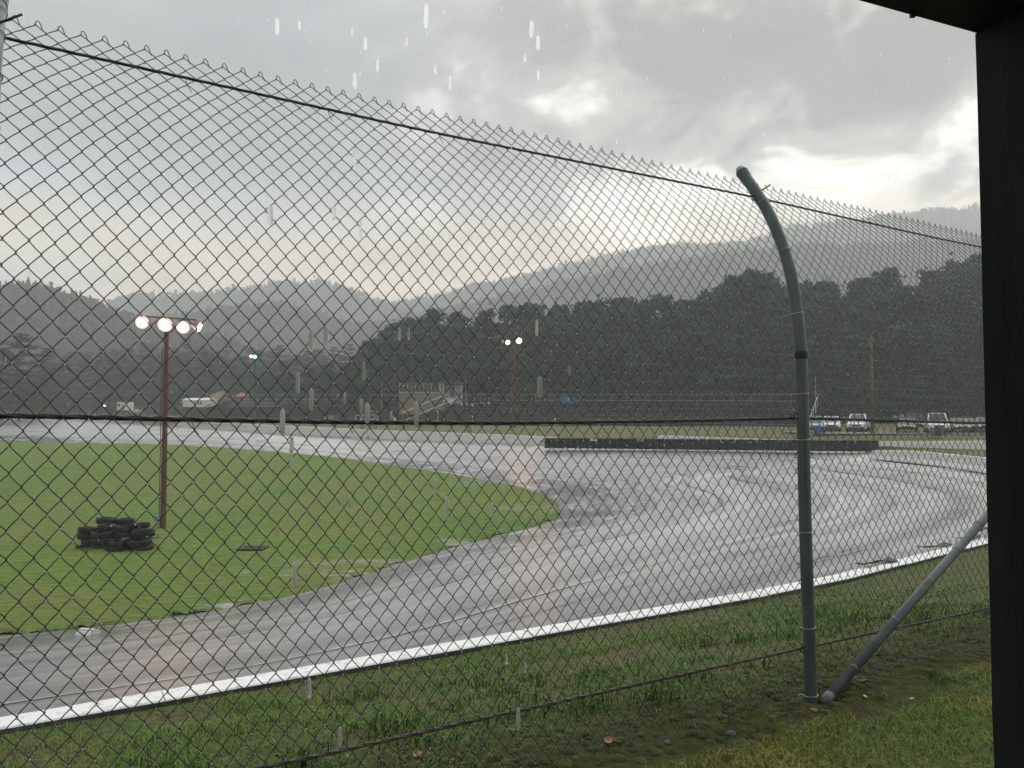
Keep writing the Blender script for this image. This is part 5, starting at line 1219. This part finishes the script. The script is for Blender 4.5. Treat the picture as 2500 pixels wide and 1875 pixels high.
def conifer(seed, H=17.0, Wd=6.5, n_whorl=22, open_=0.5):
    r = np.random.default_rng(seed); Cs = []; tn = []; b = MB(); b.tube([(0, 0, -.8), (r.normal() * .2, r.normal() * .2, H * .5), (0, 0, H)], [.24, .15, .02], 8)
    for k in range(n_whorl):
        h = min(1.0, 0.08 + 0.92 * (k / (n_whorl - 1)) + r.normal() * .012); z = H * h; L0 = (Wd / 2 * (1 - h) ** 0.62 + .25) * r.uniform(.7, 1.2)
        for q in range(r.integers(3, 6)):
            a = r.uniform(0, 2 * math.pi); L_ = L0 * r.uniform(.45, 1.25); tilt = r.uniform(.02, .38); end = np.array([math.cos(a) * L_, math.sin(a) * L_, z + L_ * tilt])
            b.tube([(0, 0, z), tuple(end * .9 + np.array([0, 0, z * .1]))], [.03, .008], 4, cap=False)
            for c in range(3 + int(L_ * 1.6)):           # plumes of needles along the limb
                f = r.uniform(.3, 1.05); ce = np.array([0, 0, z]) * (1 - f) + end * f + r.normal(size=3) * np.array([.22, .22, .10]); m = 14
                Cs.append(ce + r.normal(size=(m, 3)) * np.array([.30, .30, .13]) * (.7 + .5 * (1 - h))); tn.append(np.full(m, r.uniform(.65, 1.35)))
    C = np.vstack(Cs); up = np.tile([0, 0, .7], (len(C), 1)); V, Fq = leaf_cards(C, 0.17, up, 0.5, seed); t = np.concatenate(tn) * (.8 + .4 * r.random(len(C)))
    crown = np_mesh('crown', V, [Fq], 'needle', tint=np.repeat(t, 4)); return crown, b.mesh('trunk', 'bark', smooth=True)
DEC = [deciduous(100 + k, 16, 8.6 + 0.9 * (k % 3), 7500, 'leaf' if k % 2 else 'leaf_b') for k in range(7)]
CON = [conifer(200 + k, 17, 6.5 + k, 22) for k in range(4)]
def tree(name, kind, x, y, z, H, base, wscale, label, group):
    cr, tr = kind; root = empty(name, (x, y, z), random.random() * 6.28, label, 'tree', group); s = H / base; root.scale = (s * wscale, s * wscale, s)
    c = bpy.data.objects.new('crown', cr); link(c, root); t = bpy.data.objects.new('trunk', tr); link(t, root)
TOP = np.array([(840, 930), (885, 880), (905, 815), (940, 790), (995, 763), (1060, 752), (1130, 752), (1243, 742), (1330, 735), (1412, 730), (1503, 724), (1580, 715), (1640, 712), (1700, 708), (1763, 690), (1800, 655), (1850, 640), (1890, 655), (1930, 678),
                (1978, 682), (2040, 680), (2090, 676), (2130, 648), (2170, 640), (2200, 668), (2230, 690), (2262, 650), (2330, 628), (2400, 612), (2600, 590)], float)
specs = []
for row in range(3):
    px = 886 + row * 22
    while px < 2680:
        Y = 140 - (px - 880) * 0.019 + row * 8 + random.uniform(-2, 2)
        ty = np.interp(px, TOP[:, 0], TOP[:, 1]) + random.uniform(-4, 14) + (10 if row == 0 else 0)
        if row == 0: ty += 14
        zt = at_d(px, ty, Y)[2]; zg = EYE - 1.6 + row * .2; specs.append((px, Y, zg, zt - zg, row)); px += (58 if row else 66) + random.uniform(-12, 12)
specs.sort(key=lambda t: (t[4], t[0])); cnt = {}
rown = ['front', 'middle', 'back']
for px, Y, zg, H, row in specs:
    k = cnt.get(row, 0); cnt[row] = k + 1; p = at_d(px, 1012, Y)
    tree('leafy_tree', random.choice(DEC), p[0], Y, zg, H, 16.8, (1.0 if H < 19 else .85) * random.uniform(.85, 1.3), f'dark leafy tree behind the bleachers, {ORD[k]} from the left in the {rown[row]} row', 'leafy trees behind the bleachers')
# low understorey hides the foot of the wood
und = []
px = 872
while px < 2700:
    Y = 134 - (px - 880) * 0.018 + random.uniform(-1, 2); und.append((px, Y)); px += 46 + random.uniform(-8, 8)
for k, (px, Y) in enumerate(und):
    p = at_d(px, 1012, Y); tree('leafy_bush', random.choice(DEC), p[0], Y, EYE - 2.6, random.uniform(6, 9.5), 16.8, 1.7, f'dark bush at the foot of the wood, {ORD[k]} from the left', 'bushes at the foot of the wood')
# far left trees: white pines and mixed wood in the mist
pines = [(-60, 800, 168, 'big dark pine cut by the left edge of the picture'), (48, 815, 166, 'tall ragged dark pine near the left edge'), (110, 850, 172, 'shorter dark pine right of the tall ragged one'), (5, 850, 160, 'low dark pine in front at the far left')]
for px, ty, Y, lab in pines:
    p = at_d(px, 1012, Y); zg = EYE - 0.6; zt = at_d(px, ty, Y)[2]; tree('pine_tree', CON[2 if px < 60 else 1], p[0], Y, zg, zt - zg, 17.2, 1.6, lab, None)
mix_ = []
for row, (Y0, dy) in enumerate(((205, 0), (240, -16), (280, -30))):
    px = 60 + row * 20
    while px < 1000:
        ty = np.interp(px, [0, 150, 250, 420, 560, 700, 800, 900, 1000], [905, 890, 880, 868, 880, 885, 890, 880, 880]) + random.uniform(-16, 14) + dy
        mix_.append((px, ty, Y0 + random.uniform(-5, 5), row)); px += random.uniform(26, 44) * (1.0 if row < 2 else .9)
cnt = {}
for px, ty, Y, row in sorted(mix_, key=lambda t: (t[3], t[0])):
    k = cnt.get(row, 0); cnt[row] = k + 1; p = at_d(px, 1012, Y); zg = EYE - .8; zt = at_d(px, ty, Y)[2]; con = random.random() < .5
    od = ORD[k]
    tree('pine_tree' if con else 'leafy_tree', random.choice(CON) if con else random.choice(DEC), p[0], Y, zg, zt - zg, 17 if con else 16.8, 1.15 if con else 1.25,
         f'grey misty {"pine" if con else "leafy tree"} beyond the left bleachers, {od} from the left in the {rown[row]} row', 'misty trees beyond the left bleachers')
for k, (px, ty, Y) in enumerate(((655, 905, 162), (700, 888, 160), (752, 893, 157), (800, 880, 153), (845, 890, 150), (868, 872, 147))):
    p = at_d(px, 1012, Y); zg = EYE - .9; zt = at_d(px, ty, Y)[2]; tree('leafy_tree', DEC[k % 5], p[0], Y, zg, zt - zg, 16.8, 1.15, f'rounded green tree left of the dark wood, {ORD[k]} from the left', 'rounded trees left of the dark wood')
p = at_d(239, 1002, 176); tree('leafy_bush', DEC[1], p[0], 176, p[2], 2.9, 16.8, 1.6, 'round dark bush on the far left bank', None)

# ------------------------------------------------------------------ wooded hills in the mist
def far_tree_protos():
    out = []
    for sd in range(4):                                   # ragged little conifers
        r = np.random.default_rng(300 + sd); V = []; Fs = []
        for k in range(5):
            z0 = .12 + .17 * k; z1 = z0 + .30; R0 = (.20 - .034 * k); n = 7; o = len(V); ap = (r.normal() * .015, r.normal() * .015, min(1.0, z1 + .02)); 
            for q in range(n): a = 2 * math.pi * q / n + r.random() * .6; rr = R0 * r.uniform(.55, 1.25); V.append((math.cos(a) * rr, math.sin(a) * rr, z0 - r.random() * .05))
            V.append(ap); Fs += [(o + q, o + (q + 1) % n, o + n) for q in range(n)]
        out.append((np.array(V), np.array(Fs)))
    for sd in range(3):                                   # ragged round crowns
        r = np.random.default_rng(400 + sd); V = []; Fs = []
        for k in range(14):
            c = np.array([r.normal() * .15, r.normal() * .15, .55 + r.normal() * .17]); o = len(V); n = 5; nn = r.normal(size=3); nn /= np.linalg.norm(nn); t = np.cross(nn, [.3, .5, .8]); t /= np.linalg.norm(t); bb = np.cross(nn, t)
            for q in range(n): a = 2 * math.pi * q / n; rr = .20 * r.uniform(.5, 1.2); V.append(c + (t * math.cos(a) + bb * math.sin(a)) * rr)
            V.append(c + nn * .1); Fs += [(o + q, o + (q + 1) % n, o + n) for q in range(n)]
        out.append((np.array(V), np.array(Fs)))
    return out
FT = far_tree_protos()
def hill(name, ridge, Y, front, label, tree_h, dens, con, seed, base=-1.2):
    r = np.random.default_rng(seed); Rg = np.array(ridge, float) * K
    px = np.linspace(Rg[0, 0], Rg[-1, 0], 90); py = np.interp(px, Rg[:, 0], Rg[:, 1])
    top = np.array([at_d(a, b_, Y) for a, b_ in zip(px, py)]); top[:, 2] -= tree_h * .62
    nr = 16; V = np.zeros((nr + 3, 90, 3))
    for k in range(nr + 1):
        f = k / nr; Yk = Y - front * f; sh = (1 - f) ** 1.25 
        V[k, :, 0] = top[:, 0] * (Yk / Y) * (1 - .0) ; V[k, :, 1] = Yk; V[k, :, 2] = EYE + base + np.maximum(top[:, 2] - EYE - base, 0) * sh
        if 0 < k < nr: V[k, :, 2] += (fbm(V[k, :, 0] * .012, np.full(90, Yk) * .012, 3, seed) - .5) * 24 * math.sin(f * math.pi)
    # back slope, so that it is a hill and not a card
    for j, (f, s_) in enumerate(((.25, .75), (.6, 0.0))):
        V[nr + 1 + j, :, 0] = top[:, 0] * (1 + front * f / Y); V[nr + 1 + j, :, 1] = Y + front * f; V[nr + 1 + j, :, 2] = EYE + base + np.maximum(top[:, 2] - EYE - base, 0) * s_
    order = [nr + 2, nr + 1] + list(range(nr + 1)); V = V[order]; m = len(order)
    V[:, :, 2] = np.maximum(V[:, :, 2], -4.0)
    i, q = np.meshgrid(np.arange(m - 1), np.arange(89), indexing='ij'); a = (i * 90 + q).ravel()
    me = np_mesh(name, V.reshape(-1, 3), [np.stack([a, a + 90, a + 91, a + 1], 1)], 'hill', smooth=True)
    o = tag(link(bpy.data.objects.new(name, me)), kind='structure', label=label)
    # forest on it: one mass of small trees
    nt = dens; fi = r.random(nt) ** 1.4 * (nr * .97) + 2; qi = r.random(nt) * 88
    nrg = int(nt * .16); fi[:nrg] = 2 + r.random(nrg) * .5                     # the skyline is always wooded
    i0 = fi.astype(int); q0 = qi.astype(int); ff = (fi - i0)[:, None]; qf = (qi - q0)[:, None]; i1 = np.minimum(i0 + 1, m - 1)
    P = (V[i0, q0] * (1 - qf) + V[i0, q0 + 1] * qf) * (1 - ff) + (V[i1, q0] * (1 - qf) + V[i1, q0 + 1] * qf) * ff
    Vs, Fs, Ts, n = [], [], [], 0
    kind = np.where(r.random(nt) < con, r.integers(0, 4, nt), r.integers(4, 7, nt)); hh = tree_h * r.uniform(.55, 1.25, nt); hh[:nrg] *= r.uniform(.75, 1.25, nrg); ro = r.random(nt) * 6.28; tt = r.uniform(.55, 1.4, nt)
    for k in range(7):
        sel = np.where(kind == k)[0]
        if not len(sel): continue
        v, f = FT[k]; ca, sa = np.cos(ro[sel])[:, None], np.sin(ro[sel])[:, None]; h = hh[sel][:, None]
        X = (v[None, :, 0] * ca - v[None, :, 1] * sa) * h * 1.15; Yy = (v[None, :, 0] * sa + v[None, :, 1] * ca) * h * 1.15; Z = v[None, :, 2] * h - .12 * h
        VV = np.stack([X, Yy, Z], -1) + P[sel][:, None]; Vs.append(VV.reshape(-1, 3)); Fs.append((f[None] + (np.arange(len(sel)) * len(v))[:, None, None] + n).reshape(-1, 3)); n += len(sel) * len(v)
        Ts.append(np.repeat(tt[sel], len(v)))
    me = np_mesh('forest', np.vstack(Vs), [np.vstack(Fs)], 'forest', tint=np.concatenate(Ts)); tag(link(bpy.data.objects.new('forest', me)), kind='stuff', label='wood covering ' + label, cat=None)
hill('hill', [(-700, 560), (-350, 590), (-150, 605), (0, 618), (60, 613), (120, 622), (170, 640), (220, 662), (300, 690), (400, 715), (520, 750), (700, 790), (900, 840)], 430, 170, 'the nearest wooded hill at left', 8.5, 4200, .7, 1)
hill('hill', [(150, 720), (330, 690), (420, 672), (520, 660), (600, 655), (660, 668), (720, 690), (800, 705), (950, 740), (1200, 800)], 640, 200, 'the dark middle hill left of centre', 10, 3200, .75, 2)
hill('hill', [(-200, 720), (100, 690), (215, 662), (260, 640), (300, 632), (360, 634), (430, 630), (500, 626), (560, 615), (620, 605), (680, 604), (740, 616), (800, 640), (900, 670), (1100, 720)], 1020, 260, 'the pale far ridge left of centre', 11, 3200, .6, 3)
hill('hill', [(560, 740), (700, 716), (800, 698), (900, 680), (1000, 662), (1100, 640), (1200, 616), (1320, 588), (1420, 572), (1500, 556), (1620, 540), (1750, 528), (1900, 525), (2150, 520), (2500, 510), (2900, 500)], 720, 260, 'the misty lower slope of the mountain at right', 10.5, 6500, .45, 4)
hill('hill', [(650, 690), (800, 660), (950, 635), (1050, 610), (1150, 590), (1250, 565), (1320, 546), (1400, 532), (1460, 526), (1550, 527), (1610, 520), (1670, 503), (1700, 489), (1790, 478), (1930, 461), (2030, 450), (2130, 441), (2400, 425), (2900, 420)], 1120, 420, 'the pale mountain ridge at right', 11.5, 8000, .6, 5)

# ------------------------------------------------------------------ foreground grass, weeds, leaves
def blades(name, S, Wv, H, width, lean, colr, label, seed):
    r = np.random.default_rng(seed); n = len(S); z = verge_z(S, Wv); B = U[None] * S[:, None] + NRM[None] * (D0 + Wv)[:, None]; B[:, 2] = z - .004
    a = r.random(n) * 2 * math.pi; d = np.stack([np.cos(a), np.sin(a), np.zeros(n)], 1); sd = np.stack([-np.sin(a), np.cos(a), np.zeros(n)], 1)
    le = (lean * (.3 + r.random(n)))[:, None]; w = (width * (.6 + .8 * r.random(n)))[:, None]; h = H[:, None]
    up = np.array([0, 0, 1.0])
    M = B + up * h * .62 + d * h * le * .35; T = B + up * h * (1 - .25 * le) + d * h * le
    V = np.stack([B - sd * w, B + sd * w, M + sd * w * .75, M - sd * w * .75, T], 1).reshape(-1, 3); o = (np.arange(n) * 5)[:, None]
    q = o + np.array([0, 1, 2, 3]); t = o + np.array([3, 2, 4]); tint = np.repeat(colr, 5, 0)
    me = np_mesh(name, V, [q, t], 'blade', tint=tint); tag(link(bpy.data.objects.new(name, me)), label, kind='stuff')
def palette(n, r, straw=.15, brown=.08):
    g = r.uniform(.55, 1.15, n); c = np.stack([g * r.uniform(.75, 1.15, n), g, g * r.uniform(.7, 1.1, n)], 1); k = r.random(n)
    c[k < straw] *= np.array([1.9, 1.35, 1.5]); c[k > 1 - brown] *= np.array([1.35, .75, .75]); return c
r = np.random.default_rng(77)
# lawn on the shelter side of the fence
n = 90000; S = r.uniform(0.5, 7.0, n); Wv = -.20 - r.random(n) ** 1.0 * 2.0
keep = fbm(S * 2.2, Wv * 2.2, 3, 40) + r.random(n) * .35 > .40; keep &= ~((np.abs(S - 4.1) < .5) & (Wv > -.38) & (r.random(n) < .85))
S, Wv = S[keep], Wv[keep]; pat = fbm(S * 1.1, Wv * 1.1, 3, 41); c = palette(len(S), r, .12, .06); warm = np.clip((pat - .48) * 5, 0, 1)[:, None]; c = (c * (1 - warm) + c * np.array([1.75, 1.1, .9]) * warm) * 1.45
blades('lawn_grass', S, Wv, r.uniform(.018, .055, len(S)), .0015, 1.3, c, 'short yellow green lawn below the fence at lower right', 1)
# rough verge between fence and wall: short thatch plus weedy tufts
n = 70000; S = r.uniform(-3.2, 9, n); Wv = r.uniform(.15, 1, n) * 0 + .2 + r.random(n) * 3.75; f = fbm(S * 1.5, Wv * 1.5, 3, 50)
keep = (f + r.random(n) * .3 > .60) & (Wv < wall_w(S) - .16); S, Wv, f = S[keep], Wv[keep], f[keep]; c = palette(len(S), r, .14, .10) * 1.35
blades('verge_grass', S, Wv, r.uniform(.015, .05, len(S)) * (1 + 1.2 * np.clip((f - .55) * 5, 0, 1)), .0022, 1.1, c, 'rough weedy grass between the fence and the white wall', 2)
Ss, Ws, Hs, Cs = [], [], [], []
for k in range(230):
    s0 = r.uniform(-2.5, 7.5); w0 = .45 + 2.7 * r.random() ** 1.2
    if fbm(np.array([s0 * .8]), np.array([w0 * .8]), 3, 60)[0] < .47: continue
    m = r.integers(14, 46); rad = r.uniform(.03, .13); Ss.append(s0 + r.normal(size=m) * rad); Ws.append(w0 + r.normal(size=m) * rad); Hs.append(r.uniform(.05, .15) * r.uniform(.5, 1.15, m)); Cs.append(palette(m, r, .08, .02) * r.uniform(.75, 1.25) * np.array([.92, 1.0, .95]))
blades('weed_tufts', np.concatenate(Ss), np.concatenate(Ws), np.concatenate(Hs), .0042, .85, np.vstack(Cs), 'taller bright green weed tufts on the verge', 3)
# sparse shoots in the moss at the fence foot
n = 16000; S = r.uniform(-1.5, 7.2, n); Wv = -.25 + r.random(n) * .85; f = fbm(S * 2.6, Wv * 2.6, 3, 55); keep = (f > .47) & ((np.abs(S - 4.0) > .35) | (Wv > .25)); S, Wv = S[keep], Wv[keep]
blades('moss_shoots', S, Wv, r.uniform(.012, .045, len(S)), .0016, 1.3, palette(len(S), r, .18, .18) * .8, 'thin grass shoots in the moss under the fence', 4)
# broad-leaved ground cover (plantain, clover)
n = 9000; S = r.uniform(-3, 8.5, n); Wv = .3 + r.random(n) * 3.5; f = fbm(S * 1.2 + 7, Wv * 1.2, 3, 70); keep = (f > .50) & (Wv < wall_w(S) - .18); S, Wv = S[keep], Wv[keep]
C = U[None] * S[:, None] + NRM[None] * (D0 + Wv)[:, None]; C[:, 2] = verge_z(S, Wv) + .012 + r.random(len(S)) * .02; V, Fq = leaf_cards(C, .0125, np.tile([0, 0, 1.1], (len(C), 1)), .7, 9)
tag(link(bpy.data.objects.new('ground_cover', np_mesh('ground_cover', V, [Fq], 'blade', tint=np.repeat(palette(len(C), r, .10, .12) * np.array([.75, .95, .95]), 4, 0)))), 'low broad leaved weeds covering the verge', kind='stuff')
# ragged fringe of grass along the inner edge of the track
# moss cushions along the fence foot
b = MB(); V = []; Fs = []; n = 0
for k in range(1500):
    s = r.uniform(-1.5, 7.5); w = r.normal() * .26 + .16
    if w < -.2 or w > .85: continue
    rad = r.uniform(.012, .045); z = float(verge_z(s, w)); c = FP(s, w, z - rad * .22)
    vs = []
    for q in range(4):
        ph = q / 4 * math.pi / 2
        for a in range(9): t = 2 * math.pi * a / 9; jj = 1 + .25 * (r.random() - .5); vs.append((c[0] + math.cos(t) * math.cos(ph) * rad * jj, c[1] + math.sin(t) * math.cos(ph) * rad * jj, c[2] + math.sin(ph) * rad * .55))
    vs.append((c[0], c[1], c[2] + rad * .57)); b.add(vs, [(q * 9 + a, q * 9 + (a + 1) % 9, q * 9 + 9 + (a + 1) % 9, q * 9 + 9 + a) for q in range(3) for a in range(9)] + [(27 + a, 27 + (a + 1) % 9, 36) for a in range(9)])
mat('moss', (0.022, 0.032, 0.007), 0.95, (0.070, 0.080, 0.016), scale=9, bump=0.012, bscale=70)
tag(b.build('moss_cushions', 'moss', smooth=True), 'dark green moss cushions along the foot of the fence', kind='stuff')
# fallen leaves, chips and stones near the post
leafspots = [(4.02, -.10, .05, 'pale curled dead leaf beside the brace foot'), (4.62, -.12, .03, 'small pale leaf right of the brace foot'), (6.05, .10, .045, 'brown dead leaf under the mesh near the shelter post'), (6.40, .12, .05, 'reddish dead leaf under the mesh beside the shelter post'), (3.55, -.12, .04, 'tan leaf left of the fence post foot'),
             (3.88, -.20, .028, 'white chip of litter in front of the post foot'), (4.10, -.33, .026, 'white litter scrap on the lawn below the post'), (4.45, -.38, .026, 'grey pebble-like scrap on the lawn below the brace'), (2.35, .10, .06, 'brown leaf in the soil left of the post'), (1.55, .55, .05, 'tan dead leaf on the moss at the bottom of the picture')]
for k, (s, w, sz, lab) in enumerate(leafspots):
    b = MB(); rows = []; al = random.random() * 6
    for t in np.linspace(-1, 1, 7):
        ww = .5 * math.sqrt(max(0.02, 1 - t * t)); sz_ = sz * .6; rows.append([(t * sz_, v * ww * sz_ * 1.3, abs(v) * sz_ * .35 + .25 * sz_ * t * t) for v in (-1, -.5, 0, .5, 1)])
    b.sheet(rows); o = b.build('dead_leaf' if k not in (5, 6, 7) else 'litter_scrap', 'dead_leaf' if k not in (0, 5, 6, 7) else 'white_cloth' if k in (5, 6) else 'broken_wood', loc=FP(s, w, float(verge_z(s, w)) + .006), smooth=True); o.rotation_euler = (random.uniform(-.3, .3), random.uniform(-.3, .3), al); tag(o, lab, 'leaf' if k not in (5, 6, 7) else 'litter')
for k, (s, w, sz) in enumerate(((2.95, -.10, .026), (3.30, -.06, .018), (2.6, -.02, .022), (4.35, -.02, .024), (4.9, .02, .018), (1.7, -.05, .024))):
    b = MB(); vs = []; 
    for ph in (-.6, 0.1, .8):
        for a in range(7): t = 2 * math.pi * a / 7; q = sz * (.75 + .5 * random.random()); vs.append((math.cos(t) * math.cos(ph) * q, math.sin(t) * math.cos(ph) * q * .8, math.sin(ph) * q * .6))
    vs.append((0, 0, sz * .6)); b.add(vs, [(q * 7 + a, q * 7 + (a + 1) % 7, q * 7 + 7 + (a + 1) % 7, q * 7 + 7 + a) for q in range(2) for a in range(7)] + [(14 + a, 14 + (a + 1) % 7, 21) for a in range(7)])
    tag(b.build('stone', 'stone', loc=FP(s, w, float(verge_z(s, w)) + sz * .15)), f'small wet stone at the foot of the fence, {ORD[[5, 2, 3, 1, 4, 0].index(k) if False else [2, 3, 1, 4, 5, 0][k]]} from the left', 'stone', 'stones at the foot of the fence')

# ------------------------------------------------------------------ falling rain: stretched drops of water, near (dripping past the eave) and farther off
def rain():
    r = np.random.default_rng(5); items = []
    near = [(677, 65), (731, 62), (860, 78), (892, 107), (1040, 40), (922, 160), (993, 102), (867, 195), (1298, 70), (1313, 105), (1282, 140), (1314, 185), (1063, 170), (1099, 203), (866, 385), (815, 520), (660, 525), (880, 560), (760, 830), (796, 822), (975, 815), (998, 815), (1310, 800), (888, 905), (727, 935), (760, 975), (842, 972), (882, 990), (897, 1008), (955, 1015), (1016, 1010), (1318, 945), (1390, 905), (690, 1030), (712, 1085), (836, 1220), (855, 1225), (677, 1295), (718, 1405), (1062, 1190), (1202, 1245), (830, 1800), (755, 1680), (1236, 1610), (1282, 1630), (1265, 1755), (712, 1130), (1090, 1240)]
    for px, py in near: items.append((*at_d(px, py, r.uniform(1.15, 1.5)), r.uniform(.0020, .0046), r.uniform(7.0, 11.0)))
    for k in range(900): 
        Y = r.uniform(3.2, 14); items.append((*at_d(r.uniform(-100, 2420), r.uniform(0, 1500), Y), r.uniform(.0012, .0020), r.uniform(8, 14)))
    it = np.array(items); n = 6; base = [(0, 0, -1)]
    for z, q in ((-.85, .75), (-.45, 1.0), (.75, .85)):
        for a in range(n): base.append((math.cos(a * 2 * math.pi / n) * q, math.sin(a * 2 * math.pi / n) * q, z))
    base.append((0, 0, 1.0)); base = np.array(base); tri = [(0, 1 + (a + 1) % n, 1 + a) for a in range(n)] + [(19, 13 + a, 13 + (a + 1) % n) for a in range(n)]; quad = [(1 + k * n + a, 1 + k * n + (a + 1) % n, 7 + k * n + (a + 1) % n, 7 + k * n + a) for k in range(2) for a in range(n)]
    sc_ = np.stack([it[:, 3], it[:, 3], it[:, 3] * it[:, 4] * .5], 1); V = (it[:, None, :3] + base[None] * sc_[:, None]).reshape(-1, 3); o = (np.arange(len(it)) * 20)[:, None, None]
    me = np_mesh('falling_rain', V, [(np.array(tri)[None] + o).reshape(-1, 3), (np.array(quad)[None] + o).reshape(-1, 4)], 'water', smooth=True); tag(link(bpy.data.objects.new('falling_rain', me)), 'scattered falling drops of rain', kind='stuff')
rain()

# ------------------------------------------------------------------ rain haze
def haze():
    m = bpy.data.materials.new('haze'); m.use_nodes = True; nt = m.node_tree; nt.nodes.clear(); out = nt.nodes.new('ShaderNodeOutputMaterial'); v = nt.nodes.new('ShaderNodeVolumePrincipled')
    v.inputs['Color'].default_value = (0.90, 0.935, 0.935, 1); v.inputs['Density'].default_value = 0.00108; v.inputs['Anisotropy'].default_value = 0.25; nt.links.new(v.outputs[0], out.inputs['Volume']); MATS['haze'] = m
    b = MB(); b.box((0, 700, 161), (2400, 2000, 336)); tag(b.build('haze', 'haze'), 'thin grey rain haze filling the valley', kind='stuff')
haze()
